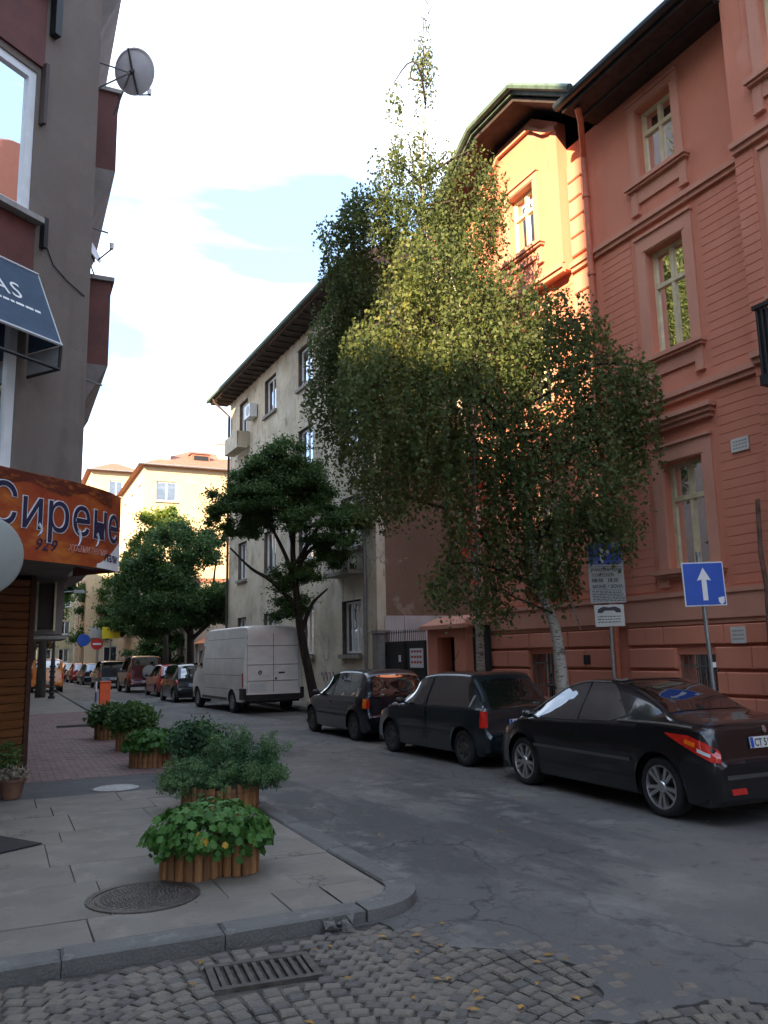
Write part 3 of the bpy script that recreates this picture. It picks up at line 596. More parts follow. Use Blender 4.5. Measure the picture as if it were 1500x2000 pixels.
# dark iron balcony on the wing
bl=MB(); bl.box(-4.4,-2.62,DR+.001,DR+.85,5.35,5.5); bl.build('balcony_slab',ROOFD,PB)
bl=MB()
for i in range(22): x=-4.38+i*.082; bl.tube([(x,DR+.83,5.5),(x,DR+.83,6.5)],.018,5)
for i in range(8): y_=DR+.05+i*.105; bl.tube([(-2.64,y_,5.5),(-2.64,y_,6.5)],.018,5)
bl.box(-4.4,-2.60,DR+.8,DR+.86,6.48,6.54); bl.box(-2.67,-2.61,DR,DR+.8,6.48,6.54); bl.box(-4.38,-2.67,DR+.78,DR+.8,5.52,6.45); bl.box(-2.665,-2.65,DR+.02,DR+.8,5.52,6.45); bl.build('balcony_railing',BLK,PB)
bl=MB(); bl.prism([(DR,5.35),(DR+.7,5.35),(DR+.45,5.1),(DR,4.85)],-2.9,-2.75,'x'); bl.build('balcony_bracket',PINKT,PB)
# rusty conduit in front of the wall: rises from the pavement
cd=MB(); cd.tube([(10.22,8.72,.1),(10.2,8.7,1.6),(10.23,8.68,2.6),(10.2,8.7,3.1),(10.22,8.68,3.92)],.035,8); o=cd.build('rusty_pipe',mat('rusty_steel',(.12,.065,.045),.8,.4,6,.4),None,smooth=True); tag(o,'thin rusty upright pipe against the pink wall at the right edge','pipe')
# ================================================================ GATE, KIOSK
KP=empty('gate_pillar',(9.93,17.95,0),R(92.3),label='salmon pink gate pillar with dark niche and tiled cap between gate and house',cat='gate pillar')
b=MB(); b.wall(-.85,.95,.1,2.3,[(-.35,.48,1.2,2.1)],.0,.42); b.quad((-.85,0,.1),(-.85,0,2.3),(-.85,-.9,2.3),(-.85,-.9,.1)); b.quad((.95,0,.1),(.95,-.9,.1),(.95,-.9,2.3),(.95,0,2.3)); b.build('pillar_body',PINKW,KP)
b=MB(); b.box(-.8,.9,-.88,-.43,.1,2.28); b.build('niche_back',BLK,KP)
b=MB(); b.box(-1.0,1.1,-1.0,.15,2.3,2.4); b.add([(-1.0,.15,2.4),(1.1,.15,2.4),(1.1,-1,2.4),(-1,-1,2.4),(-.6,-.25,2.62),(.75,-.25,2.62),(.75,-.6,2.62),(-.6,-.6,2.62)],[(0,1,5,4),(1,2,6,5),(2,3,7,6),(3,0,4,7),(4,5,6,7)]); b.build('pillar_cap',PINKT,KP)
for i in range(12):
    b=MB(); b.cbox(-.07,.07,0,.3,-.015,.02,.01); b.build('roof_tile',TILE,KP,loc=(-.9+i*.165,-.16,2.545),rot=(R(-34),0,0))
DK=empty('side_door',(9.97,16.75,0),R(92.3),label='dark recessed door between the pink pillar and the pink house',cat='door')
b=MB(); b.box(-.3,.35,-.3,-.22,.1,2.35); b.build('door_leaf',mat('dark_green_door',(.012,.018,.017),.5,.2),DK); b=MB(); b.box(-.32,.37,-.34,.0,2.35,2.5); b.build('lintel',PINKT,DK)
GT=empty('iron_gate',(9.85,20.15,0),R(92.3),label='black sheet iron gate with spear tips beside the pink pillar',cat='gate')
for (a,c_) in ((-1.15,.0),(.01,1.15)):
    b=MB(); b.box(a+.02,c_-.02,-.03,0,.15,2.05); b.build('gate_leaf',BLK,GT)
    b=MB(); b.box(a+.02,c_-.02,0,.025,1.98,2.05); b.box(a+.02,c_-.02,0,.025,.2,.28); b.box(a+.02,a+.07,0,.025,.28,1.98); b.box(c_-.07,c_-.02,0,.025,.28,1.98); b.build('gate_frame',BLK,GT)
for i in range(22):
    b=MB(); x=-1.1+i*.105; b.tube([(x,-.01,2.05),(x,-.01,2.26),(x,-.01,2.29),(x,-.01,2.38)],[.01,.01,.022,.001],5); b.build('spear',BLK,GT)
pp=MB(); pp.box(-1.05,-.35,.03,.045,1.35,1.85); o=pp.build('paper_notice',PAPW,None); o.matrix_world=GT.matrix_basis; tag(o,'white notice with red letters fixed to the black gate','notice')
b=MB(); 
for k in range(3):
    for j in range(4): b.box(-.98+j*.15,-.98+j*.15+.11,.0455,.047,1.74-k*.14,1.80-k*.14)
b.build('red_print',mat('red_print',(.5,.06,.04),.6,.1),o)['kind']='stuff'
b=MB(); b.box(.18,.3,.026,.04,1.5,1.68); b.build('letter_slot',PAPW,GT)
GP=MB(); GP.box(9.6,9.95,21.35,21.75,.1,2.3); GP.box(9.57,9.98,21.32,21.78,2.3,2.38); o=GP.build('gate_post',mat('grey_plaster',(.23,.215,.2),.9,.2,3,.3),None); tag(o,'grey plastered post left of the black iron gate','post')
# ================================================================ GREY BUILDING (old stucco)
GB=empty('old_grey_building',(10.1,22.5,0),R(92.3),label='weathered grey stucco apartment house with white windows and deep dark eaves behind the trees',cat='building')
GL=15.6; cols=[1.85,5.75,9.75,13.5]; ops=[];wl=[]
for ci,cx in enumerate(cols):
    for fi,(z0,z1) in enumerate(((1.72,3.42),(5.1,6.8),(8.45,10.15),(11.8,13.4))):
        hw=.72 if ci<3 else .62; op=(cx-hw,cx+hw,z0,z1); ops.append(op); wl.append((ci,fi,op))
b=MB(); b.wall(0,GL,0,13.9,ops,0,.24,0,1); b.quad((GL,0,0),(GL,-12,0),(GL,-12,13.9),(GL,0,13.9)); b.build('wall',[GREYW,REVEAL],GB)
b=MB(); b.quad((0,0,0),(0,0,13.9),(0,-14,13.9),(0,-14,0)); b.build('side_wall',BRNW,GB)
b=MB(); b.box(-.03,-.001,-12,-.25,.0,2.85); b.build('white_wall_base',WHW,GB)
for yy in np.arange(-.9,-12,-1.1):
    b=MB(); b.box(-.034,-.028,yy-.012,yy,.1,2.84); b.build('panel_joint',REVEAL,GB)
b=MB(); b.box(-.012,.0,-.3,0.0,0,13.9); b.build('corner_render',GREYW,GB)
b=MB(); b.box(.02,GL-.02,-12,-.3,0,13.8); b.build('interior_core',INT,GB)
for ci,fi,op in wl:
    window(GB,op[0]+.03,op[1]-.03,op[2]+.03,op[3]-.03,-.14,WHITE,GL_DK,2 if ci!=0 or fi!=0 else 3,None if (ci+fi)%2 else None,.07,.06)
    b=MB(); b.box(op[0]-.1,op[1]+.1,0,.12,op[2]-.12,op[2]); b.build('window_sill',mat('sill_concrete',(.28,.25,.21),.9,.25,4,.3),GB)
    if fi==3 and ci in (1,3) or (fi==2 and ci==0):
        b=MB(); b.box(op[0]-.06,op[1]+.06,0.001,.04,op[3],op[3]+.1); b.build('lintel',GREYW,GB)
# small balcony with railing, first floor near corner ; ledge
bx=MB(); bx.box(cols[0]-1.0,cols[0]+1.0,.121,.55,4.2,4.32); bx.box(cols[0]-1.0,cols[0]+1.0,.0,.119,4.2,4.32); bx.build('balcony_slab',mat('sill_concrete',(.28,.25,.21)),GB)
bx=MB()
for i in range(17): x=cols[0]-.96+i*.12; bx.tube([(x,.5,4.32),(x,.5,5.05)],.014,5)
bx.box(cols[0]-1,cols[0]+1,.48,.53,5.03,5.08); bx.build('balcony_railing',PAPW,GB)
bx=MB(); bx.box(cols[3]-1.0,cols[3]+1.0,.13,.6,10.95,11.05); bx.box(cols[3]-1,cols[3]-.94,.0,.6,11.05,11.7); bx.box(cols[3]-1,cols[3]+1,.54,.6,11.05,11.7); bx.build('balcony',GREYW,GB)
ac=MB(); ac.box(11.4,12.2,.05,.38,12.1,12.7); o_=ac.build('air_conditioner',WHITE,None); o_.matrix_world=GB.matrix_basis; tag(o_,'white air conditioner box under the eaves of the grey house','air conditioner')
ac=MB(); ac.lathe([(0,.39),(.2,.385),(.24,.38)],20,(11.7,0,12.4),'y'); ac.build('fan_grille',STL,o_)
# eaves, roof, gutter, pipes
b=MB(); b.box(-.5,GL+.6,.0,.85,13.9,13.98); b.box(-.5,0,-13,0,13.9,13.98); b.build('soffit',mat('eaves_board',(.07,.05,.038),.9,.35,3,.2),GB)
for i in range(27):
    b=MB(); b.box(-.3+i*.6,-.24+i*.6,.0,.8,13.84,13.899); b.build('rafter_end',MATS['eaves_board'],GB)
b=MB(); b.prism([(.9,13.98),(.9,14.12),(-6,17),(-13,14.1),(-13,13.98)],-.5,GL+.6,'x'); b.build('roof',TILE,GB,fix=True)
b=MB(); b.tube([(-.5,.97,14.06),(GL+.7,.97,14.06)],.085,8); b.build('gutter',ROOFG,GB,smooth=True)
for (x,c_) in ((.55,1),(GL-.15,1)):
    b=MB(); b.tube([(x,.92,13.98),(x,.85,13.8),(x,.12,13.2),(x,.12,.2)],.06,8); b.build('drainpipe',STL if x<1 else mat('brown_pipe',(.06,.04,.035),.6,.2),GB,smooth=True)
gf=MB()
for i in range(4):
    a=random.uniform(0,6)
    gf.tube([(3.3+i*.3+.12*math.cos(a+t),.006,1.0+.15*math.sin(a+t*1.7)) for t in np.linspace(0,4,12)],.012,4)
gf.build('graffiti',mat('graffiti_purple',(.22,.08,.16),.8,.2),GB)
# ================================================================ LEFT CORNER BUILDING
LB=empty('corner_building',(.8,11.0,0),0,label='grey brown corner apartment house with maroon panels and a wood clad ground floor at left',cat='building')
CA=R(217.7)
def ch(o): o.rotation_euler=(0,0,CA); return o
wa=(1.0,2.65,7.2,9.2); wb=(1.05,2.65,3.95,5.9); wc=(1.0,2.65,10.45,12.4)
b=MB(); b.wall(0,5.1,2.95,20,[wa,wb,wc],0,.14); ch(b.build('wall',LEFTW,LB))
b=MB(); b.quad((0,0,2.95),(0,16,2.95),(0,16,20),(0,0,20)); b.quad((0,16,2.95),(-12,16,2.95),(-12,16,20),(0,16,20)); b.quad((-4.03,-3.12,0),(-4.03,-3.12,20),(-22,-3.12,20),(-22,-3.12,0))
b.build('street_wall',LEFTW,LB)
b=MB(); b.add([(0,0,2.95),(0,16,2.95),(-12,16,2.95),(-12,-3.1,2.95),(-4.03,-3.12,2.95)],[(0,1,2,3,4)]); b.build('overhang_ceiling',mat('grey_ceiling',(.2,.17,.155),.9,.2,2,.2),LB)
b=MB(); b.add([(0,0,20),(0,16,20),(-22,16,20),(-22,-3.1,20),(-4.03,-3.12,20)],[(0,1,2,3,4)]); b.build('flat_roof',ROOFD,LB)
b=MB(); b.prism([(-.6,.25),(-.6,15.8),(-21,15.8),(-21,-2.7),(-4.2,-2.7)],3.1,19.9,'z'); b.build('interior_core',INT,LB)
for wv in (wa,wb,wc):
    o=ch(window(LB,wv[0],wv[1],wv[2],wv[3],-.02,WHITE,GL_SEE,2,None,.11,.09,curt=[(wv[0]+.2,wv[0]+.34)]))
    b=MB(); b.box(wv[0]-.1,wv[1]+.1,0.,.16,wv[2]-.09,wv[2]-.02); ch(b.build('window_sill',mat('stone_sill',(.3,.28,.26),.8,.2,5,.2),LB))
for (z0,z1) in ((5.98,7.1),(9.3,10.35),(12.5,13.6),(3.2,3.85)):
    b=MB(); b.box(.93,2.75,.004,.035,z0,z1); ch(b.build('maroon_panel',MAROON,LB))
b=MB(); b.box(.78,.84,.005,.09,6.85,7.25); ch(b.build('shutter_box',BLK,LB)); b=MB(); b.box(.76,.86,.005,.12,9.85,10.9); ch(b.build('shutter_box',BLK,LB))
b=MB(); b.box(.9,.95,.004,.1,8.5,9.35); ch(b.build('shutter_guide',mat('brown_pipe',(.06,.04,.035)),LB))
b=MB(); pts=[(.75,.012,6.95),(.62,.012,6.72),(.4,.012,6.6),(.1,.012,6.5)]; b.tube(pts,.008,5); ch(b.build('wall_cable',BLK,LB))
# maroon balconies on the street side
for (t_,pb,tb) in ((11.05,9.65,8.65),(7.7,6.3,5.5),(4.2,3.2,2.96),(14.4,12.95,11.9)):
    y0,y1=2.0,5.4; X=.46
    b=MB(); b.box(0.001,X,y0,y1,pb,t_); b.build('balcony_parapet',MAROON,LB)
    b=MB(); b.box(0.001,X+.05,y0-.05,y1+.05,t_,t_+.07); b.build('parapet_cap',MATS['stone_sill'],LB)
    b=MB(); b.prism([(0.001,pb-.001),(X,pb-.001),(.04,tb),(0.001,tb)],y0,y1,'y'); b.build('tapered_underside',MATS['grey_ceiling'],LB)
for z in (7.95,5.62):
    b=MB(); b.tube([(.05,.9,z+.05),(.27,.78,z-.05)],.014,5); b.build('laundry_bar',STL,LB)
# ground floor: varnished boards, recess and little window box
for i in range(24):
    z0=.13+i*.115
    b=MB(); b.add([(-.04,0,z0),(6,0,z0),(6,.012,z0+.004),(-.04,.012,z0+.004),(-.04,0,z0+.11),(6,0,z0+.11),(6,.03,z0+.10),(-.04,.03,z0+.10)],[(0,1,2,3),(3,2,6,7),(7,6,5,4),(0,3,7,4),(1,5,6,2)])
    o=b.build('wall_board',WOOD,LB,loc=(-.47,1.88,0)); o.rotation_euler=(0,0,CA)
b=MB(); b.box(-.03,.05,-.1,.045,.12,2.95); o=b.build('corner_board',mat('dark_stained_wood',(.05,.022,.012),.6,.3,4,.3),LB,loc=(-.47,1.88,0)); ch(o)
b=MB(); b.box(-6,-.49,2.0,14,.0,2.94); b.build('ground_floor_wall',mat('dark_shopfront',(.05,.035,.03),.8,.3,2),LB)
b=MB(); b.box(-12,-5.0,-3.0,15.8,.0,2.95); b.build('ground_floor_core',MATS['dark_shopfront'],LB)
b=MB(); b.wall(-.42,.05,2.12,2.95,[(-.3,-.08,2.2,2.88)],0,.06); b.quad((.05,0,2.12),(.05,1.5,2.12),(.05,1.5,2.95),(.05,0,2.95)); b.box(-.42,.05,.07,1.5,2.06,2.12); b.build('meter_bay',MATS['grey_ceiling'],LB,loc=(-.06,2.4,0),rot=(0,0,0))
b=MB(); b.box(-.48,.12,-.09,1.55,2.05,2.1); b.build('meter_bay_ledge',MATS['stone_sill'],LB,loc=(-.06,2.4,0))
b=MB(); b.box(-.3,-.08,.03,.045,2.2,2.88); b.build('bay_pane',MATS['dark_shopfront'],LB,loc=(-.06,2.4,0))
b=MB(); b.box(-.33,-.3,-.02,.0,2.17,2.91); b.box(-.08,-.05,-.02,0,2.17,2.91); b.build('bay_frame',CREAM,LB,loc=(-.06,2.4,0))
# curved shop sign
SG=empty('cheese_shop_sign',(.8,11.0,0),label='curved orange red shop fascia sign with dark ornamental Cyrillic lettering',cat='shop sign')
pth=[(-2.57,-2.56),(-1.78,-1.94),(-1.2,-1.5),(-.67,-1.05),(-.24,-.74),(.06,-.46),(.32,-.14),(.52,.22)]
def cat_rom(P,n):
    out=[]; P=[np.array(q,float) for q in P]; P=[2*P[0]-P[1]]+P+[2*P[-1]-P[-2]]
    for i in range(1,len(P)-2):
        for k in range(n):
            t=k/n; out.append(.5*((2*P[i])+(-P[i-1]+P[i+1])*t+(2*P[i-1]-5*P[i]+4*P[i+1]-P[i+2])*t*t+(-P[i-1]+3*P[i]-3*P[i+1]+P[i+2])*t**3))
    out.append(P[-2]); return np.array(out)
cp_=cat_rom(pth,8); seg=np.r_[0,np.cumsum(np.linalg.norm(np.diff(cp_,axis=0),axis=1))]; SL=seg[-1]
def sg(s,off=0.):
    x=np.interp(s,seg,cp_[:,0]); y=np.interp(s,seg,cp_[:,1]); e=.02
    tx=np.interp(s+e,seg,cp_[:,0])-np.interp(s-e,seg,cp_[:,0]); ty=np.interp(s+e,seg,cp_[:,1])-np.interp(s-e,seg,cp_[:,1]); l_=math.hypot(tx,ty)+1e-9
    return x+ty/l_*off,y-tx/l_*off
ZT,ZB=3.86,2.86
sart=layered('sign_print',(.30,.055,.018),[((.50,.16,.03),1.6,.46,.64,.85,(1,1,2.5),3),((.22,.025,.012),2.2,.5,.64,.9,(1,1,1.6),8),((.6,.30,.08),3.2,.62,.78,.6,(.7,.7,2),5)],rough=.4,bump=0)
b=MB(); us=np.linspace(0,SL,60)
zt_=lambda s:ZT; zb_=lambda s:ZB
b.grid(lambda u,v:(*sg(u,0),v),us,[ZB,ZT]); b.build('sign_face',sart,SG,smooth=True)
b=MB(); b.grid(lambda u,v:(*sg(u,-.05),v),us,[ZT,ZB]); b.grid(lambda u,v:(*sg(u,v),ZT),us,[-.05,0]); b.grid(lambda u,v:(*sg(u,v),ZB),us,[0,-.05]); e0=sg(SL,0); e1=sg(SL,-.05); b.quad((*e0,ZB),(*e1,ZB),(*e1,ZT),(*e0,ZT)); b.build('sign_back',BLK,SG)
b=MB(); us2=np.linspace(SL-.62,SL-.004,14)
def wv_top(u): t=(u-(SL-.62))/.62; return ZB+.05+.36*t**1.3
b.add([p_ for u in us2 for p_ in ((*sg(u,.004),ZB+.004),(*sg(u,.004),wv_top(u)))],[(2*i,2*i+2,2*i+3,2*i+1) for i in range(13)]); b.build('white_wave',PAPW,SG)
b=MB(); us3=np.linspace(0,SL-.3,40)
b.add([p_ for u in us3 for p_ in ((*sg(u,.003),ZT-.16-.05*math.sin(u*7)),(*sg(u,.003),ZT-.003))],[(2*i,2*i+2,2*i+3,2*i+1) for i in range(39)]); b.build('dark_top_print',layered('sign_dark_print',(.10,.02,.012),[((.35,.10,.02),5,.5,.65,.9,(1,1,3),3)],rough=.4,bump=0),SG)
INK=mat('ink_navy',(.02,.018,.05),.5,.1); INKW=mat('ink_outline',(.6,.62,.68),.5,.05); INKP=mat('ink_faded',(.5,.22,.17),.6,.1)
def bend_text(body,s0,z0,size,m_,off,fo=0.,slant=0.,ex=.003,hs=1.,name='letter'):
    s=s0
    for c in body:
        if c==' ': s+=size*.35; continue
        me=text(c,size,ex,fo); w=max((v.co.x for v in me.vertices),default=.1); mn=min((v.co.x for v in me.vertices),default=0)
        for v in me.vertices:
            x,y,z=v.co; X,Y=sg(s+(x-0)*hs+y*slant,off+z); v.co=(X,Y,z0+y)
        me.materials.clear(); me.materials.append(m_); link(name,me,SG); s+=(w+size*.07)*hs
    return s
tw_=sum((max((v.co.x for v in text(c,.66,.003).vertices),default=.1)+.046)*.9 for c in 'Сирене')
s00=SL-.06-tw_
for dx_,dz_ in ((-.011,-.010),(.011,-.010),(-.011,.010),(.011,.010)): bend_text('Сирене',s00+dx_,ZB+.36+dz_,.66,INKW,.006+abs(dx_+dz_)*.03+(dx_>0)*.0007,0,hs=.9,name='letter_outline')
bend_text('Сирене',s00,ZB+.36,.66,INK,.013,0,hs=.9)
# ornamental tails under the letters
for (ds,ln) in ((.70,.14),(1.28,.2),(1.62,.16)):
    for off,rad,m_ in ((.007,.026,INKW),(.012,.016,INK)):
        b=MB(); b.tube([(*sg(s00+ds+.05*math.sin(t*3),off),ZB+.42-ln*t) for t in np.linspace(0,1,7)],[rad*(1-.7*t) for t in np.linspace(0,1,7)],5); b.build('letter_tail',m_,SG)
bend_text('929',SL-1.62,ZB+.13,.19,INK,.006,0,slant=.3)
bend_text('хранителни',SL-1.15,ZB+.16,.15,INKP,.006,0,slant=.3,hs=.85); bend_text('пали',SL-.47,ZB+.1,.17,INK,.008,0,slant=.3,hs=.95)
b=MB(); b.add([(*sg(SL,-.03),ZB),(*sg(SL,-.03),ZT),(.002,.9,ZT),(.002,.9,ZB)],[(0,1,2,3)]); b.build('sign_side',MAROON,SG)
b=MB(); b.grid(lambda u,v:(*sg(u,-.06-v),ZB+.05),us,[0,.35]); b.build('sign_base_slab',MATS['grey_ceiling'],SG)
# navy awning
AW=empty('navy_awning',(.8,11.0,0),CA,label='navy cloth awning with white lettering over the left shop window',cat='awning')
x0,x1=.93,3.4; a=(.12,6.42); c_=(.60,5.42)
b=MB(); b.quad((x0,a[0],a[1]),(x1,a[0],a[1]),(x1,c_[0],c_[1]),(x0,c_[0],c_[1])); b.add([(x0,a[0],a[1]),(x0,c_[0],c_[1]),(x0,.02,c_[1])],[(0,1,2)]); b.quad((x0,.02,a[1]),(x0,a[0],a[1]),(x0,.02,c_[1]),(x0,.02,c_[1]-.001)); b.build('awning_cloth',NAVY,AW)
b=MB(); b.tube([(x0-.01,a[0],a[1]+.01),(x1,a[0],a[1]+.01)],.016,6); b.tube([(x0-.01,c_[0],c_[1]),(x1,c_[0],c_[1])],.02,6); b.tube([(x0-.01,a[0],a[1]),(x0-.01,c_[0],c_[1])],.008,6); b.build('edge_piping',mat('piping_grey',(.55,.56,.58),.5,.05),AW)
b=MB(); b.tube([(x0,.6,c_[1]-.02),(x0,.58,5.12),(x0,.04,5.12)],.022,6); b.tube([(x0,.58,5.12),(x1,.58,5.12)],.022,6); b.build('awning_frame',BLK,AW)
b=MB(); b.quad((x0+.01,.04,5.14),(x0+.01,.56,5.14),(x0+.01,.58,5.4),(x0+.01,.04,5.4)); b.build('side_sheet',mat('grey_sheet',(.22,.22,.23),.6,.1),AW)
sl_=Vector((0,c_[0]-a[0],c_[1]-a[1])); ln_=sl_.length; dn=sl_.normalized(); nrm=Vector((0,-dn.z,dn.y))
if nrm.y<0: nrm=-nrm
def aw(u,v,o=.004): # u along towards the right (picture), v up from bottom
    q=Vector((0,c_[0],c_[1]))-dn*v+nrm*o; return (x1-u,q.y,q.z)
def aw_text(body,u0,v0,size,fo=0,hs=1.):
    u=u0
    for c in body:
        me=text(c,size,.002,fo); w=max((v.co.x for v in me.vertices),default=.1)
        for v in me.vertices: x,y,z=v.co; v.co=aw(u+x*hs,v0+y,.006+z)
        me.materials.clear(); me.materials.append(PAPW); link('letter',me,AW); u+=(w+.02)*hs
W_=x1-x0
aw_text('elAS',W_-1.02,.52,.34,0)
b=MB(); 
q=[aw(W_-.68+.06*math.cos(t),1.0+.04*math.sin(t)-.05*math.cos(t),.008) for t in np.linspace(0,6.28,10)[:-1]]; b.add(q,[tuple(range(9))]); b.build('leaf_mark',PAPW,AW)
b=MB()
u=W_-.95
while u<W_-.16:
    d_=random.choice((.05,.08,.11)); b.add([aw(u,.40,.006),aw(u+d_,.40,.006),aw(u+d_,.435,.006),aw(u,.435,.006)],[(0,1,2,3)]); u+=d_+.02
b.build('small_print_line',PAPW,AW)
# satellite dishes
def dish(name,loc,rad,az,el,label,wallp):
    d=empty(name,loc,0,label=label,cat='satellite dish')
    m=Matrix.Rotation(az,4,'Z')@Matrix.Rotation(el,4,'X')
    b=MB(); pr=[(rad*t,-.16*rad*(1-t*t)) for t in (0.001,.25,.5,.75,.95,1)]; b.lathe(pr,32); b.lathe([(rad,0),(rad+.008,.0),(rad+.008,-.012),(rad*.95,-.16*rad*(1-.9)-.012)],32)
    b.v=[tuple(m@Vector(v)) for v in b.v]; b.build('reflector',mat('dish_paint',(.6,.57,.6),.5,.08,6),d,smooth=True)
    b=MB(); b.tube([m@Vector((-rad*.05,-rad*1.02,-.05)),m@Vector((0,0,-.22*rad)),m@Vector((rad*.05,rad*.98,-.05))],.014,6); b.tube([m@Vector((0,-rad,0)),m@Vector((0,-rad*.75,rad*1.05))],.012,6); b.tube([m@Vector((0,0,-.16*rad)),m@Vector((0,-.05,-.45*rad))],.03,8)
    b.build('rib_and_feed_arm',BLK,d); b=MB(); b.lathe([(0,0),(.03,.0),(.035,.09),(0,.1)],12,tuple(m@Vector((0,-rad*.75,rad*1.05)))); b.build('receiver',PAPW,d)
    b=MB(); p0=m@Vector((0,-.05,-.45*rad))
    for w in wallp: b.tube([p0,Vector(w)-Vector(loc)],.013,6)
    b.build('wall_arm',STL,d)
dish('satellite_dish',(1.30,11.2,10.2),.315,R(139.4),R(67.7),'large grey satellite dish sticking out above the top maroon balcony',[(.8,11.4,10.35),(.8,11.5,9.98),(1.1,11.9,9.9)])
dish('satellite_dish',(.9,12.4,7.95),.25,R(60),R(65),'small satellite dish half hidden behind the building edge above the middle balcony',[(.8,12.6,7.75),(1.0,13.,7.78)])
# round wall sign at the left edge
RS=empty('round_sign',(-.28,9.17,2.8),0,label='round pale projecting sign cut by the left picture edge',cat='sign')
dv=Vector((0,0,1)).rotation_difference(Vector((.28,-9.17,-.4)).normalized()).to_matrix().to_4x4()
b=MB(); b.lathe([(.001,.04),(.39,.04),(.42,.02),(.42,-.03),(.39,-.05),(.001,-.05)],40); b.v=[tuple(dv@Vector(v)) for v in b.v]; b.build('sign_disc',mat('pale_disc',(.24,.25,.23),.5,.1,3),RS,smooth=True)
b=MB(); b.tube([(-.2,0,0),(-.9,1.2,0)],.02,6); b.build('bracket',BLK,RS)
# ================================================================ BUILDINGS FURTHER OFF
def block(name,loc,rz,wx,dy,hz,m_,roof,label,floors,cols_,base=1.4,fh=3.1,wz=1.5,ww=1.1,rh=1.8,ov=.45,side_cols=3,frame=WHITE,shut=None,detail=True,skipc=(),cat='building',roofm=None):
    """front face is local y=0 facing +y(out); width along x; left side x=0 and right side x=wx get windows too"""
    B=empty(name,loc,rz,label=label,cat=cat)
    ops=[]
    for f_ in range(floors):
        for c in range(cols_):
            if (f_,c) in skipc: continue
            cx=wx*(c+.5)/cols_; z0=base+f_*fh
            if z0+wz<hz-.2: ops.append((cx-ww/2,cx+ww/2,z0,z0+wz))
    b=MB(); b.wall(0,wx,0,hz,ops,0,.18); b.build('wall',m_,B)
    for op in ops: window(B,op[0],op[1],op[2],op[3],-.1,frame,GL_DK,2,None,.09,.06)
    if detail:
        for op in ops:
            b=MB(); b.box(op[0]-.1,op[1]+.1,0,.1,op[2]-.1,op[2]); b.build('window_sill',MATS['stone_sill'],B)
    for xs,sgn in ((0,1),(wx,-1)):
        so_=[]
        for f_ in range(floors):
            for c in range(side_cols):
                cy=dy*(c+.5)/side_cols; z0=base+f_*fh
                if z0+wz<hz-.2: so_.append((cy-ww/2,cy+ww/2,z0,z0+wz))
        b=MB(); b.wall(0,dy,0,hz,so_,0,.18); b.v=[(xs-sgn*0+ (-v[1] if sgn>0 else v[1]),-v[0],v[2]) for v in b.v]; b.build('side_wall',m_,B)
        for op in so_:
            o=window(B,op[0],op[1],op[2],op[3],-.1,frame,GL_DK,2,None,.09,.06)
            for mm in [o]+list(o.children):
                for v in mm.data.vertices: x,y,z=v.co; v.co=((xs-y) if sgn>0 else xs+y,-x,z)
    b=MB(); b.box(.3,wx-.3,-dy+.1,-.3,0,hz-.05); b.build('interior_core',INT,B)
    rm=roofm or TILE
    if roof=='hip':
        b=MB(); o_=ov; q=min(wx,dy)*.42
        b.add([(-o_,o_,hz),(wx+o_,o_,hz),(wx+o_,-dy-o_,hz),(-o_,-dy-o_,hz),(q,-q,hz+rh),(wx-q,-q,hz+rh),(wx-q,-dy+q,hz+rh),(q,-dy+q,hz+rh)],[(0,1,5,4),(1,2,6,5),(2,3,7,6),(3,0,4,7),(4,5,6,7),(3,2,1,0)]); b.build('roof',rm,B)
        b=MB(); b.tube([(-o_,o_+.05,hz+.03),(wx+o_,o_+.05,hz+.03)],.07,6); b.tube([(-o_-.05,o_,hz+.03),(-o_-.05,-dy,hz+.03)],.07,6); b.build('gutter',STL,B)
    else:
        b=MB(); b.box(-.1,wx+.1,-dy,.1,hz,hz+.25); b.build('roof',rm,B)
    return B
# big ochre house
YB=block('ochre_apartment_house',(18.0,58.6,0),R(180),9.6,12,15.2,YEL,'hip','large sunlit ochre apartment house with red tiled roof beyond the green trees',5,3,base=.9,fh=2.95,wz=1.45,ww=1.45,rh=2.3,side_cols=3,skipc=tuple((f,1) for f in range(6)))
b=MB(); b.box(2.9,3.7,-3.2,-2.5,15.6,17.9); b.box(2.8,3.8,-3.3,-2.4,17.9,18.05); b.build('chimney',mat('chimney_white',(.6,.55,.48),.9,.1),YB)
for x in (1.2,4.6):
    b=MB(); b.box(x,x+1.3,-4.5,-1.6,15.6,16.75); b.add([(x-.1,-1.5,16.75),(x+1.4,-1.5,16.75),(x+1.4,-5,17.1),(x-.1,-5,17.1)],[(0,1,2,3)]); b.build('dormer',TILE,YB)
    b=MB(); b.box(x+.12,x+1.18,-1.61,-1.57,15.95,16.6); b.build('dormer_opening',BLK,YB)
b=MB(); b.tube([(.6,.2,15.1),(.6,.12,.2)],.06,6); b.tube([(2.2,.12,15.1),(2.2,.12,.2)],.06,6); b.build('drainpipe',PAPW,YB)
b=MB(); b.box(7.6,9.2,-3,-1.2,15.6,16.9); b.tube([(7,-3,16),(7,-3,18.2)],.04,5); b.tube([(6,-3,17.9),(8.4,-3,17.9)],.03,5); b.build('roof_aerial',PAPW,YB)
block('ochre_back_house',(10.8,77,0),R(180),4.4,10,18.6,YEL,'hip','smaller ochre house with low red roof seen left behind the large one',6,1,base=1.3,fh=3.0,wz=1.5,ww=1.2,rh=1.2,side_cols=2)
block('beige_corner_block',(16.5,84,0),R(180),9.6,12,11.5,FARW[0],'flat','plain beige house front far down the street under the trees',3,3)
block('pale_street_house',(8.9,100,0),R(180),5.5,14,10,FARW[2],'flat','pale yellow house closing the view at the far end of the street',3,3)
block('end_house',(14,140,0),R(180),26,10,13,FARW[3],'hip','brownish house across the far end of the street',4,8,side_cols=1)
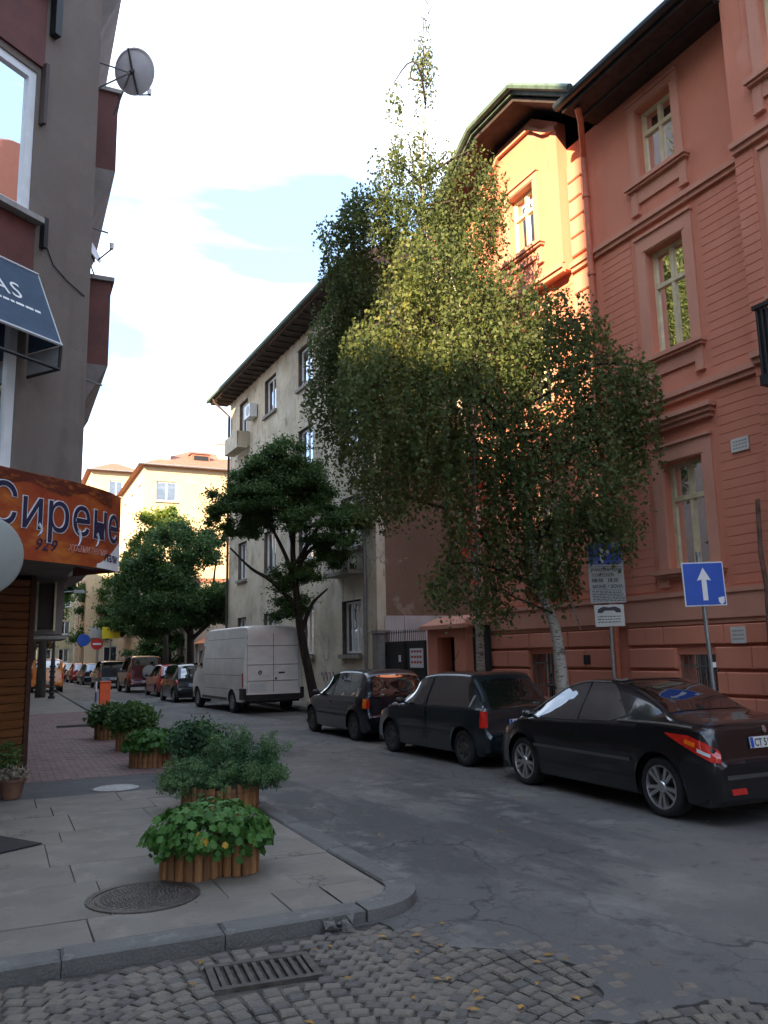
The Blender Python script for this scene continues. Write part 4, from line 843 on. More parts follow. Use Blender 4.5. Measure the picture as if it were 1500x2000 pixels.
# right row between the grey house and the ochre house (set back garden wall and low house)
block('low_beige_house',(17.5,50,0),R(180),7.0,8,6.2,FARW[0],'flat','low beige house behind the trees right of the street',2,3)
# left row behind the corner house (side of the street out of view beyond the corner)
block('left_row_house',(.75,27.1,0),R(-90),1,1,1,FARW[1],'flat','x',0,1) if 0 else None
def lrow(nm,y0,y1,hh,m_,label):
    return block(nm,(.7,y1,0),R(-90),y1-y0,11,hh,m_,'hip',label,int(hh//3.1),max(2,int((y1-y0)/3.6)),side_cols=2)
lrow('left_street_house',27.2,42,10.4,FARW[1],'grey house on the left side of the street just beyond the corner house')
lrow('left_street_house',42.2,58,12.5,FARW[0],'beige house on the left side of the street, second beyond the corner house')
lrow('left_street_house',58.2,95,12,FARW[3],'long house on the left side of the street, third beyond the corner house')
# unseen houses added round the crossing to shade the street, shapes guessed
def plainb(nm,pts,hh,m_,label):
    b=MB(); b.prism(pts,0,hh,'z'); o=b.build(nm,m_,None,fix=True); tag(o,label,'building'); return o
plainb('corner_shade_house',[(-8,-1.7),(-30,-18.7),(-30,-40),(-8,-40)],24,FARW[1],'unseen tall grey house added behind the viewpoint to cut off the sunlight')
plainb('cross_street_shade_house',[(-25,-34),(-25,-10.5),(-38,-10.5),(-38,-34)],21.5,FARW[0],'unseen beige house added across the cross street to cut the low sun')
plainb('cross_street_shade_house',[(-24.9,-10.4),(-24.9,7.5),(-38,7.5),(-38,-10.4)],27,FARW[1],'unseen taller grey house added beside the beige one to shade the left wall and dish')
plainb('rear_corner_shade_house',[(11,-4),(11,-22),(30,-22),(30,-4)],15,FARW[3],'unseen house added behind the viewpoint at right to darken the crossing')
plainb('rear_street_shade_house',[(-8,-26),(-8,-60),(-20,-60),(-20,-26)],15,FARW[0],'unseen house added further back behind the viewpoint for street shade')
# garden wall + white kiosk with orange roof
KI=empty('white_kiosk',(10.6,47,0),R(90),label='little white kiosk with an orange roof under the trees behind the red cars',cat='kiosk')
b=MB(); b.wall(0,3,0,2.5,[(.4,1.3,1.0,2.1),(1.7,2.6,1.,2.1)],0,.1); b.wall(0,3,0,2.5,[],-2,.1); b.quad((0,0,0),(0,0,2.5),(0,-2,2.5),(0,-2,0)); b.quad((3,0,0),(3,-2,0),(3,-2,2.5),(3,0,2.5)); b.build('kiosk_wall',PAPW,KI)
b=MB(); b.box(.1,2.9,-1.9,-.15,0,2.4); b.build('kiosk_inside',INT,KI)
b=MB(); b.add([(-.3,.3,2.5),(3.3,.3,2.5),(3.3,-2.3,2.5),(-.3,-2.3,2.5),(.8,-1,3.2),(2.2,-1,3.2)],[(0,1,5,4),(1,2,5),(2,3,4,5),(3,0,4),(3,2,1,0)]); b.build('kiosk_roof',mat('orange_roof',(.6,.17,.06),.7,.15,6,.3),KI)
# ================================================================ CARS
def pchip(pts):
    X=np.array([p_[0] for p_ in pts],float); Y=np.array([p_[1] for p_ in pts],float)
    h_=np.diff(X); d=np.diff(Y)/h_; m=np.zeros(len(X)); m[0]=d[0]; m[-1]=d[-1]
    for i in range(1,len(X)-1):
        if d[i-1]*d[i]>0:
            w1=2*h_[i]+h_[i-1]; w2=h_[i]+2*h_[i-1]; m[i]=(w1+w2)/(w1/d[i-1]+w2/d[i])
    def f(x):
        x=min(max(x,X[0]),X[-1]); i=min(int(np.searchsorted(X,x,side='right'))-1,len(X)-2); i=max(i,0)
        t=(x-X[i])/h_[i]; return float(Y[i]*(1+2*t)*(1-t)**2+m[i]*h_[i]*t*(1-t)**2+Y[i+1]*t*t*(3-2*t)+m[i+1]*h_[i]*t*t*(t-1))
    return f
def lin(pts):
    X=[p_[0] for p_ in pts]; Y=[p_[1] for p_ in pts]
    return lambda x: float(np.interp(x,X,Y))
class Car:
    def __init__(c,name,label,L,Wd,top,belt,yc,axles,wr,paint,bot=.2,rear_t=.14,front_t=.2,pex=2.6,crown=.085,ra=None,group='cars parked along the right kerb',cat='car',res=1.):
        c.L=L;c.W=Wd;c.top=pchip(top);c.belt=pchip(belt);c.yc=pchip(yc);c.ax=axles;c.wr=wr;c.bot=bot;c.rt=rear_t;c.ft=front_t;c.pex=pex;c.crown=crown;c.ra=ra or wr+.055
        c.tp=top
        c.root=empty(name,(0,0,0),0,label,cat,group); c.paint=paint; c.res=res
        c.body()
    def hw(c,x):
        k=c.W/2; 
        if x<.6: k*=1-c.rt*((.6-x)/.6)**2.6
        if x>c.L-.8: k*=1-c.ft*((x-c.L+.8)/.8)**2.4
        return k
    def sec(c,x):
        tp=c.top(x); zk=min(c.belt(x),tp-.05); cr=min(c.crown,max((tp-zk)*.55,.02)); ze=max(tp-cr,zk+.01); 
        return tp,zk,ze,min(c.yc(x),c.hw(x)*.93)
    def side(c,x,z):
        tp,zk,ze,yc=c.sec(x); hw=c.hw(x)
        if z<=zk:
            t=max(0,(z-c.bot)/(zk-c.bot)); return hw*(1-.055*(1-t)**2.2-.045*t**3.5+ .0)
        yb=hw*.955-.004; t=min(1,(z-zk)/(ze-zk+1e-6)); return yb+(yc-yb)*t**1.12
    def topz(c,x,y):
        tp,zk,ze,yc=c.sec(x); u=min(1,abs(y)/yc); return ze+(tp-ze)*(1-u**c.pex)**(1/c.pex)
    def body(c):
        xs=set(np.linspace(0,c.L,int(90*c.res)).tolist())
        for p_ in c.tp: xs.add(p_[0])
        for a,b_ in zip(c.tp[:-1],c.tp[1:]):
            if abs(b_[1]-a[1])>.1:
                for t in (.2,.4,.6,.8): xs.add(a[0]+(b_[0]-a[0])*t)
        for ax in c.ax:
            xs={x for x in xs if not abs(x-ax)<c.ra}
            for k in range(19): xs.add(ax-c.ra*math.cos(math.pi*k/18))
            xs.add(ax-c.ra-.002); xs.add(ax+c.ra+.002)
        for t in (.01,.03,.06,.1,.16): xs.add(t); xs.add(c.L-t)
        xs=sorted(x for x in xs if 0<=x<=c.L)
        n1,n2,n3=12,7,9; rings=[]
        for x in xs:
            tp,zk,ze,yc=c.sec(x); zb=c.bot; arch=False
            for ax in c.ax:
                if abs(x-ax)<=c.ra: zb=max(zb,c.wr+math.sqrt(max(0,c.ra**2-(x-ax)**2))); arch=True
            if x<.25: zb=c.bot+.05*(1-x/.25)
            ring=[]
            for i in range(n1): z=zb+(zk-zb)*i/(n1-1); ring.append((c.side(x,z)+(.012*math.exp(-((z-zb)/.05)**2) if arch else 0),z))
            for i in range(1,n2+1): z=zk+(ze-zk)*i/n2; ring.append((c.side(x,z),z))
            for i in range(1,n3+1): y=yc*math.cos(math.pi/2*i/n3); ring.append((y,c.topz(x,y)))
            rings.append(ring)
        m=len(rings[0]); b=MB(); N_=2*m-1
        vs=[]
        for x,rg in zip(xs,rings):
            full=[(-y,z) for y,z in rg[:-1]]+[(0,rg[-1][1])]+[(y,z) for y,z in rg[:-1]][::-1]
            vs+=[(x,y,z) for y,z in full]
        fs=[(i*N_+j,(i+1)*N_+j,(i+1)*N_+j+1,i*N_+j+1) for i in range(len(xs)-1) for j in range(N_-1)]
        fs.append(tuple(range(N_))); fs.append(tuple((len(xs)-1)*N_+j for j in range(N_))[::-1])
        b.add(vs,fs); b.build('body',c.paint,c.root,smooth=True,angle=38)
        b=MB(); w=c.W/2; e=c.ax
        segs=[(.12,e[0]-c.ra),(e[0]+c.ra,e[1]-c.ra),(e[1]+c.ra,c.L-.2)]
        b.box(.15,c.L-.25,-w*.66,w*.66,c.bot-.03,c.bot+.45)
        for a,d in segs: b.box(a,d,-w*.9,w*.9,c.bot-.02,c.bot+.06)
        b.build('underbody',BLK,c.root)
        for ax in c.ax:
            for s in (-1,1):
                g=MB(); k=14
                for i in range(k):
                    t0,t1=-.15+ (math.pi+.3)*i/k,-.15+(math.pi+.3)*(i+1)/k; q=lambda t,y:(ax+c.ra*1.0*math.cos(t),y,c.wr+c.ra*1.0*math.sin(t))
                    g.quad(q(t0,s*(w*.93)),q(t1,s*(w*.93)),q(t1,s*w*.6),q(t0,s*w*.6))
                g.build('wheel_arch_liner',BLK,c.root)
    def wheels(c,kind,tw=.19,rim=None):
        rim=rim or c.wr*.68; r_=c.wr
        key=(kind,r_,rim,tw)
        for ax in c.ax:
            for s in (-1,1):
                wl_=empty('wheel',(ax,s*(c.W/2-.035-tw/2),r_)); wl_.parent=c.root; wl_.rotation_euler=(0,0,0 if s<0 else math.pi)
                if key not in Car.cache: Car.cache[key]=Car.mkwheel(kind,r_,rim,tw)
                for nm,me in Car.cache[key]: link(nm,me,wl_)
    cache={}
    @staticmethod
    def mkwheel(kind,r_,rim,tw):
        o=[]; h_=tw/2   # outer face at y=-h_
        b=MB(); b.lathe([(rim,-h_+.012),(rim+.012,-h_),(r_*.93,-h_+.004),(r_*.985,-h_+.022),(r_,-h_+.05),(r_,h_-.05),(r_*.97,h_-.01),(rim,h_)],40,(0,0,0),'y'); 
        o.append(('tyre',b.mesh('tyre',RUB,True,50)))
        b=MB(); b.lathe([(rim+.004,-h_+.008),(rim-.012,-h_+.004),(rim-.02,-h_+.03),(rim-.025,h_-.03)],40,(0,0,0),'y'); 
        if kind=='alloy10':
            for k in range(10):
                a=2*math.pi*k/10+(.10 if k%2 else -.10); ca,sa=math.cos(a),math.sin(a); ta,tb=-sa,ca
                def P(rr,w_,y): return (ca*rr+ta*w_,y,sa*rr+tb*w_)
                r0,r1=.05,rim-.012; w0,w1=.016,.021
                v=[P(r0,-w0,-h_+.02),P(r0,w0,-h_+.02),P(r1,w1,-h_+.008),P(r1,-w1,-h_+.008),P(r0,-w0,-h_+.06),P(r0,w0,-h_+.06),P(r1,w1,-h_+.05),P(r1,-w1,-h_+.05)]
                b.add(v,[(0,1,2,3),(0,4,5,1),(1,5,6,2),(2,6,7,3),(3,7,4,0)])
            b.lathe([(.001,-h_+.006),(.05,-h_+.008),(.06,-h_+.02),(.06,-h_+.06)],20,(0,0,0),'y')
            o.append(('rim',b.mesh('rim',CHR,True,30)))
        else:
            b.lathe([(.001,-h_+.012),(.07,-h_+.010),(.09,-h_+.022),(rim-.03,-h_+.012),(rim-.012,-h_+.006)],30,(0,0,0),'y')
            o.append(('rim',b.mesh('rim',mat('dull_hubcap' if kind=='cap' else 'steel_rim_dark',(.30,.29,.27) if kind=='cap' else (.09,.085,.08),.5,.25,10,.1,metal=.5),True,30)))
            b2=MB(); 
            for k in range(10 if kind=='cap' else 8):
                a=2*math.pi*k/(10 if kind=='cap' else 8); rr=rim*.70
                b2.lathe([(.001,-h_+.009),(.02,-h_+.009),(.02,-h_+.02)],8,(rr*math.cos(a),-.001,rr*math.sin(a)),'y')
            o.append(('rim_slots',b2.mesh('rim_slots',BLK)))
        b=MB(); b.lathe([(.001,.0),(rim-.02,.0),(rim-.02,.02)],24,(0,0,0),'y'); o.append(('brake_disc',b.mesh('brake_disc',mat('brake_dark',(.03,.028,.026),.7,.2))))
        return o
    def sgl(c,name,x0,x1,lo,hi,m_,off=.006,n=14,k=7,sides=(-1,1),parent=None,taper=0):
        lo=lo if callable(lo) else (lambda x,v=lo:v); hi=hi if callable(hi) else (lambda x,v=hi:v)
        for s in sides:
            b=MB(); 
            def fn(u,v):
                x=x0+(x1-x0)*u; z=lo(x)+(hi(x)-lo(x))*v
                return (x,s*(c.side(x,z)+off),z)
            b.grid(fn,[i/n for i in range(n+1)],[j/k for j in range(k+1)])
            b.build(name,m_,parent or c.root,smooth=True,angle=60)
    def tgl(c,name,x0,x1,f,m_,off=.007,n=10,k=14,parent=None,fx=None):
        """patch on the upper surface between stations x0,x1; f = fraction of the top half width"""
        b=MB()
        def fn(u,v):
            x=x0+(x1-x0)*u; ff=f if not callable(f) else f(u); y=c.yc(x)*ff*v; y=max(-c.hw(x)*.92,min(c.hw(x)*.92,y)); z=c.topz(x,y); e=.01; xa=x if fx is None else x
            dzx=(c.topz(min(x+e,c.L),y)-c.topz(max(x-e,0),y))/(2*e); dzy=(c.topz(x,y+e)-c.topz(x,y-e))/(2*e); dzy=max(-3,min(3,dzy))
            l_=math.sqrt(1+dzx*dzx+dzy*dzy); return (x-dzx/l_*off,y-dzy/l_*off,z+off/l_)
        b.grid(fn,[i/n for i in range(n+1)],[-1+2*j/k for j in range(k+1)]); return b.build(name,m_,parent or c.root,smooth=True,angle=60)
    def seam(c,pts,w=.006,m_=None,name='panel_gap',off=.0025,sides=(-1,1)):
        P=[]
        for a,b_ in zip(pts[:-1],pts[1:]):
            n=max(2,int(math.hypot(b_[0]-a[0],b_[1]-a[1])/.05))
            P+=[(a[0]+(b_[0]-a[0])*i/n,a[1]+(b_[1]-a[1])*i/n) for i in range(n)]
        P.append(pts[-1])
        for s in sides:
            b=MB(); vs=[]
            for i,(x,z) in enumerate(P):
                q=P[min(i+1,len(P)-1)]; r_=P[max(i-1,0)]; dx,dz=q[0]-r_[0],q[1]-r_[1]; l_=math.hypot(dx,dz)+1e-9; nx,nz=-dz/l_*w/2,dx/l_*w/2
                for k in (1,-1):
                    xx,zz=x+nx*k,z+nz*k; vs.append((xx,s*(c.side(xx,zz)+off),zz))
            b.add(vs,[(2*i,2*i+1,2*i+3,2*i+2) for i in range(len(P)-1)]); b.build(name,m_ or BLK,c.root)
    def plate(c,x,z,txt,tilt=0.,w=.52,h_=.11,blue=True,y=0.):
        pl_=empty('number_plate',(x,y,z),0); pl_.parent=c.root; pl_.rotation_euler=(0,R(tilt),0)
        b=MB(); b.box(-.012,0,-w/2,w/2,-h_/2,h_/2); b.build('plate',mat('plate_white',(.6,.6,.58),.4,.06),pl_)
        if blue: b=MB(); b.box(-.0135,-.012,w/2-.045,w/2-.004,-h_/2+.004,h_/2-.004); b.build('blue_strip',BLUE,pl_)
        me=text(txt,h_*.95,.001,.0012); wd=max(v.co.x for v in me.vertices); sc=(w-.09)/wd
        for v in me.vertices: X,Y,Z=v.co; v.co=(-.0135-Z,(w/2-.055)-X*sc,-h_*.34+Y)
        me.materials.clear(); me.materials.append(BLK); link('plate_characters',me,pl_)
    def mirror(c,x,z,m_=None):
        for s in (-1,1):
            b=MB(); y=c.side(x,z)
            b.grid(lambda u,v:(x+.07*math.cos(u)*math.cos(v)+.02,s*(y+.12+.085*math.sin(v)),z+.06+.058*math.sin(u)*math.cos(v)),[2*math.pi*i/14 for i in range(15)],[-math.pi/2+math.pi*j/8 for j in range(9)])
            b.tube([(x+.03,s*(y-.02),z-.0),(x+.03,s*(y+.08),z+.04)],.018,6); b.build('mirror',m_ or c.paint,c.root,smooth=True,angle=60)
    def handle(c,x,z):
        for s in (-1,1):
            b=MB(); y=c.side(x,z); b.box(x-.09,x+.09,s*(y-.01) if s>0 else s*(y+.03),s*(y+.03) if s>0 else s*(y-.01),z-.014,z+.014); b.build('door_handle',c.paint,c.root)
    def place(c,x,y,heading=0.):
        """x,y = rear axle middle on the ground; nose points along +Y turned left by heading"""
        a=R(90+heading); ax=c.ax[0]; c.root.rotation_euler=(0,0,a); c.root.location=(x-math.cos(a)*ax,y-math.sin(a)*ax,0)
def paint(name,col,rough=.3,metal=.35):
    return mat(name,col,rough,.12,6,0,metal=metal,coat=1.,spec=.5)
P_BLK=paint('black_car_paint',(.008,.009,.012)); P_BLU=paint('dark_blue_car_paint',(.007,.010,.02)); P_GRN=paint('dark_green_car_paint',(.012,.022,.028)); P_WHT=mat('dirty_white_van_paint',(.74,.71,.65),.45,.10,1.2,0,coat=.3,stretch=(1,1,2)); P_RED=paint('red_car_paint',(.30,.02,.018),.35,.1); P_DRD=paint('maroon_car_paint',(.10,.012,.014)); P_GRY=paint('dark_grey_car_paint',(.035,.038,.045)); P_SIL=paint('silver_car_paint',(.4,.42,.44),.35,.6); P_ORG=paint('orange_car_paint',(.8,.22,.02),.4,0)
# ---- black coupe-cabriolet, nearest
c=Car('coupe_car','black coupe cabriolet with ten spoke alloy wheels and red swept tail lamp, nearest car',4.04,1.75,
 [(0,.60),(.03,.62),(.05,.64),(.075,.80),(.11,.93),(.17,.975),(.4,1.0),(.72,1.035),(1.05,1.19),(1.4,1.325),(1.75,1.385),(2.1,1.385),(2.45,1.325),(2.85,1.13),(3.12,.985),(3.3,.935),(3.6,.86),(3.85,.74),(3.98,.6),(4.04,.45)],
 [(0,.56),(.2,.90),(.8,.93),(1.6,.905),(2.4,.88),(3.1,.86),(3.5,.78),(3.85,.64),(4.04,.40)],
 [(0,.66),(.15,.70),(.6,.70),(.9,.60),(1.3,.55),(1.9,.56),(2.5,.60),(2.9,.70),(3.15,.75),(3.5,.70),(4.04,.5)],
 [.74,3.26],.305,P_BLK,bot=.2,crown=.055,pex=3.2)
c.wheels('alloy10',.2,.22)
c.sgl('side_window',1.28,2.06,lambda x:c.belt(x)+.025+max(0,(1.5-x))*.25,lambda x:min(c.topz(x,c.yc(x)*.98)-.012,c.belt(x)+.06+(x-1.28)*.9+.03),GL_CAR)
c.sgl('door_window',2.09,2.98,lambda x:c.belt(x)+.02,lambda x:max(c.belt(x)+.025,c.topz(x,c.yc(x)*.98)-.015-max(0,(x-2.6))*.04),GL_CAR)
c.tgl('rear_window',.80,1.52,.90,GL_CAR); c.tgl('windscreen',2.45,3.02,.60,GL_CAR)
b=MB()
for s in (-1,1): b.tube([(x,s*(c.yc(x)*.985+.006),c.topz(x,c.yc(x)*.985)+.004) for x in np.linspace(3.12,1.75,16)],.011,6)
b.build('pillar_trim_highlight',CHR,c.root,smooth=True)  # chrome trim tube doubling as the silver highlight along the pillar
c.tgl('sunroof_glass',1.62,2.05,.9,mat('black_roof_panel',(.01,.008,.008),.08,.1,5,coat=1.))
c.seam([(2.07,.30),(2.07,.88)]); c.seam([(3.02,.36),(3.08,.6),(3.02,.84)]); c.seam([(1.06,.36),(2.95,.36)],.004)
c.seam([(1.15,.905),(2.98,.868)],.012,name='window_rubber')
c.sgl('side_moulding',1.15,2.98,.53,.565,mat('moulding_grey',(.06,.06,.065),.3,.1,coat=.6),.012,k=2)
b=MB()
for s in (-1,1):
    P=[]
    for x in np.linspace(.28,1.35,12): P.append((x,s*(c.side(x,c.belt(x)+.004)+.004 if x>.5 else c.side(x,c.belt(x)+.004)),c.belt(x)+.03+max(0,(x-1.0))*.02))
    b.tube(P,.012,6)
b.build('deck_bright_line',CHR,c.root,smooth=True)
lam=lambda x:(.86-.24*max(0,1-x/.36)) 
c.sgl('tail_lamp',.035,.60,lambda x:np.interp(x,[.03,.12,.3,.6],[.60,.645,.735,.862]),lambda x:np.interp(x,[.03,.12,.3,.6],[.70,.80,.865,.873]),REDL,.010,n=18)
c.sgl('reverse_lens',.06,.2,lambda x:np.interp(x,[.06,.2],[.655,.71]),lambda x:np.interp(x,[.06,.2],[.685,.745]),CLRL,.014,n=6,k=3)
c.sgl('lamp_core',.22,.34,lambda x:np.interp(x,[.2,.36],[.745,.79]),lambda x:np.interp(x,[.2,.36],[.79,.83]),ORL,.014,n=6,k=3)
b=MB(); b.box(-.012,.02,-.66,.66,.45,.49); b.build('bumper_strip',mat('moulding_grey',(.06,.06,.065)),c.root)
b=MB()
for s in (-1,1): b.add([(-.003,s*.60,.30),(-.003,s*.40,.30),(-.003,s*.42,.36),(-.003,s*.62,.36)],[(0,1,2,3)])
b.build('rear_reflector',REDL,c.root)
c.plate(.052,.78,'CT 5140 AC',8)
b=MB(); m4=[(0,.0),(.018,.01),(.03,.03),(.022,.045),(.03,.06),(.012,.075),(-.005,.07),(-.018,.05),(-.024,.03),(-.014,.012)]
b.prism([(y,z) for y,z in m4],0,.006,'x'); b.build('lion_badge',CHR,c.root,loc=(.072,0,.865),rot=(0,R(12),0))
c.mirror(2.93,.88); c.handle(2.28,.76)
b=MB(); b.tube([(-.02,-.45,.22),(.15,-.45,.22)],.03,10); b.build('exhaust',CHR,c.root)
c.place(7.18,6.95,0.0)
# ---- generic hatchback
def hatch(name,label,L,Wd,H_,paint_,wb,ro,wr=.28,kind='cap',lampc='tall',group='cars parked along the right kerb',rearslope=.28,beltz=.86,doors=1,plate='C 2749 MA',res=.8,suv=False,rail=False,nose=1.0,cat='car',detail=2):
    fr=ro+wb; s=H_/1.42; bh=.50
    top=[(0,bh+.0),(.04,bh+.03),(.06,bh+.08),(.10,.84*s),(.10+rearslope*.35,1.02*s),(.10+rearslope,1.31*s),(.62,1.405*s),(1.1,H_),(1.65,H_*.995),(2.05,H_*.965),(fr-.62,1.17*s),(fr-.28,.985*s),(fr,.92*s),(L-.3,.80*s),(L-.08,.62*s),(L,.42)]
    top=[top[0]]+[t for a,t in zip(top[:-1],top[1:]) if t[0]>a[0]+.005]
    belt=[(0,.46),(.12,beltz*s*.96),(.6,beltz*s),(fr-.5,beltz*s*.97),(L-.35,.70*s),(L,.36)]
    k=Wd/2
    yc=[(0,k*.86),(.12,k*.84),(.4,k*.72),(1.2,k*.68),(2.0,k*.70),(fr-.45,k*.78),(fr,k*.80),(L,k*.6)]
    if suv: top=[(0,.6),(.03,.64),(.05,.68),(.08,1.0*s),(.13,1.36*s),(.2,H_*.97),(.6,H_),(1.9,H_),(2.35,H_*.97),(fr-.5,1.08*s+.1),(fr-.25,1.02*s),(L-.35,.95*s),(L-.1,.85*s),(L,.55)]
    c=Car(name,label,L,Wd,top,belt,yc,[ro,fr],wr,paint_,bot=.2 if not suv else .33,res=res,group=group,cat=cat,pex=3.4 if suv else 2.6)
    c.wheels(kind,.18,wr*.68)
    hi=lambda x:c.topz(x,c.yc(x)*.985)-.02; lo=lambda x:c.belt(x)+.02
    a0=.42 if not suv else .25; xm=fr-wb*.52; xf=fr-.50
    if doors==1:
        c.sgl('side_window',a0+.02,xm-.06,lo,lambda x:max(lo(x)+.02,min(hi(x),lo(x)+(x-a0)*3.+.05)),GL_CAR)
        c.sgl('door_window',xm,xf,lo,lambda x:max(lo(x)+.01,hi(x)),GL_CAR)
        c.seam([(xm-.03,.34),(xm-.03,hi(xm))]); c.handle(xm+.12,.74*s)
    else:
        xq=a0+.32; c.sgl('quarter_window',a0,xq-.05,lo,lambda x:max(lo(x)+.02,min(hi(x),lo(x)+(x-a0)*3.+.1)),GL_CAR)
        c.sgl('side_window',xq,xm-.02,lo,hi,GL_CAR); c.sgl('door_window',xm+.05,xf,lo,lambda x:max(lo(x)+.01,hi(x)),GL_CAR)
        c.seam([(xm+.01,.34),(xm+.01,hi(xm))]); c.handle(xm+.14,.76*s); c.handle(xq+.05,.76*s)
    c.seam([(fr-c.ra-.03,.34),(fr-c.ra-.02,.62),(fr-.42,.84*s)])
    if suv: c.tgl('rear_window',.085,.125,.80,GL_CAR,n=6)
    else: c.tgl('rear_window',.115,.10+rearslope*.95,.82,GL_CAR,n=8)
    c.tgl('windscreen',2.1 if fr-.62>2.15 else 2.0,fr-.34,.84,GL_CAR)
    c.mirror(fr-.58,c.belt(fr-.58)+.02,BLK)
    c.sgl('side_moulding',ro+c.ra+.05,fr-c.ra-.05,.46,.50,mat('moulding_matt',(.035,.036,.038),.5,.1),.014,k=2)
    if lampc=='tall': c.sgl('tail_lamp',.045,.16,.60*s,.84*s,REDL,.012,n=5)
    elif lampc=='orange':
        c.sgl('tail_lamp',.045,.17,.66*s,.84*s,REDL,.012,n=5); c.sgl('indicator_lamp',.10,.20,.66*s,.84*s,ORL,.015,n=4)
    elif lampc=='round':
        for s_ in (-1,1):
            b=MB(); b.lathe([(.001,.05),(.07,.045),(.10,.02),(.10,-.02)],20,(0,0,0),'y'); b.v=[(v[0]*.8-.0,s_*v[1],v[2]) for v in b.v]; b.build('tail_lamp',REDL,c.root,loc=(.13,s_*c.side(.13,.78),.78),rot=(0,0,R(-35*s_*-1)))
    if detail>1 and doors==1:
        c.seam([(.30,.52),(.34,.80*s)],.006); c.seam([(.06,.52),(c.ax[0]-c.ra-.01,.50)],.006); c.seam([(fr+c.ra+.01,.52),(L-.1,.50)],.006)
        c.sgl('quarter_trim',a0-.02,a0+.015,lambda x:c.belt(x)+.03,lambda x:c.belt(x)+.20,mat('trim_grey',(.2,.2,.2),.4,.1),.01,n=2,k=3)
    b=MB(); b.box(-.012,.02,-k*.72,k*.72,.40,.45); b.build('bumper_strip',BLK,c.root)
    c.plate(-.004 if suv else .052,.56 if suv else .66,plate,4 if not suv else 0)
    b=MB(); b.tube([(c.tp[3][0]-.02,.05,1.02*s),(c.tp[3][0]+.03,-.25,1.0*s)],.006,5); b.build('rear_wiper',BLK,c.root)
    return c
c=hatch('hatchback_car','dark green three door hatchback with its door slightly ajar behind the black coupe',3.70,1.59,1.43,P_GRN,2.36,.60,.275,'steel','tall',rearslope=.42,beltz=.87,plate='CA 3127 KM'); 
c.sgl('fuel_flap',.78,.93,.73,.88,P_GRN,.004,n=4,k=4,sides=(1,)); c.seam([(.78,.73),(.93,.73),(.93,.88),(.78,.88),(.78,.73)],.005,sides=(1,))
c.sgl('door_edge',1.72,1.765,.33,1.31,BLK,.03,n=2,sides=(1,))
b=MB(); b.tube([(2.45,-.2,1.38),(2.2,-.25,1.75)],.004,4); b.build('aerial',BLK,c.root)
c.place(7.30,11.45,3.2)
c=hatch('hatchback_car','dark blue three door hatchback with orange and red tail lamps third from the right',3.72,1.65,1.42,P_BLU,2.40,.66,.285,'steel','orange',rearslope=.26,plate='CB 6614 PH')
c.place(7.36,15.95,.9)
# ---- van
v=Car('panel_van','dirty white high roof panel van with windowless rear doors parked beyond the tree',5.6,1.93,
 [(0,.50),(.02,.55),(.035,.6),(.05,2.35),(.09,2.50),(.2,2.58),(.6,2.60),(3.7,2.60),(4.1,2.50),(4.35,2.30),(4.6,1.95),(4.95,1.42),(5.1,1.25),(5.35,1.10),(5.5,.95),(5.58,.7),(5.6,.45)],
 [(0,.45),(.05,1.6),(.3,1.65),(4.2,1.62),(4.6,1.3),(5.0,1.15),(5.4,.85),(5.6,.4)],
 [(0,.86),(.05,.80),(4.0,.80),(4.4,.80),(4.9,.82),(5.3,.8),(5.6,.7)],[1.05,4.60],.33,P_WHT,bot=.34,rear_t=.03,front_t=.2,pex=4.5,crown=.16,cat='van',group='vehicles parked along the right kerb')
v.wheels('cap',.2,.2)
v.sgl('cab_window',4.02,4.62,1.32,lambda x:max(1.34,min(v.topz(x,v.yc(x)*.98)-.25,2.05)),GL_CAR); v.tgl('windscreen',4.42,4.98,.86,GL_CAR)
for z in (.70,1.12,1.62,2.22): v.seam([(.15,z),(3.8,z)],.012,mat('van_seam',(.16,.15,.13),.6,.1))
for x in (3.92,2.75,1.65): v.seam([(x,.42),(x,2.3)],.010,mat('van_seam',(.16,.15,.13)))
v.sgl('sill_dirt_band',1.55,4.1,.36,.44,mat('van_dirt',(.11,.10,.09),.9,.2),.006,k=2)
v.sgl('tail_lamp',.055,.13,.78,1.18,REDL,.015,n=4)
SEAM=MATS['van_seam']
b=MB(); xr=.03
def rx(z): # rear surface x at height z
    lo_,hi_=0.,.2
    for _ in range(30):
        m_=(lo_+hi_)/2
        if v.topz(m_,0)<z: lo_=m_
        else: hi_=m_
    return lo_
def rstrip(y0,y1,z0,z1,m_,nm,o=.012):
    b=MB(); n=8
    b.grid(lambda u,w:(rx(z0+(z1-z0)*w)-o,y0+(y1-y0)*u,z0+(z1-z0)*w),[i/4 for i in range(5)],[i/n for i in range(n+1)]); b.build(nm,m_,v.root)
rstrip(-.008,.008,.62,2.34,SEAM,'door_gap'); 
for z in (.95,1.42,1.98): rstrip(-.80,.80,z-.008,z+.008,SEAM,'door_crease')
for y in (-.82,.82): rstrip(y-.006,y+.006,.62,2.3,SEAM,'door_gap')
rstrip(.24,.76,.66,.88,mat('plate_white',(.6,.6,.58)),'plate_recess'); rstrip(-.10,-.04,.98,1.04,BLK,'door_handle',.03); rstrip(-.36,-.16,1.16,1.20,BLK,'model_badge',.016)
b=MB(); b.lathe([(.04,-.01),(.055,-.01),(.055,.01),(.04,.01)],16,(0,0,0),'x'); b.box(-.004,.004,-.045,.045,-.004,.004); b.build('round_badge',BLK,v.root,loc=(rx(1.2)-.015,.42,1.2))
b=MB(); b.box(-.06,.06,-.90,.90,.40,.56); b.box(-.02,.3,-.965,-.86,.42,.74); b.box(-.02,.3,.86,.965,.42,.74); b.build('rear_bumper',BLK,v.root)
for y in (.84,-.84):
    for z in (.85,1.5,2.1): b=MB(); b.tube([(.02,y,z-.05),(.02,y,z+.05)],.018,6); b.build('door_hinge',P_WHT,v.root)
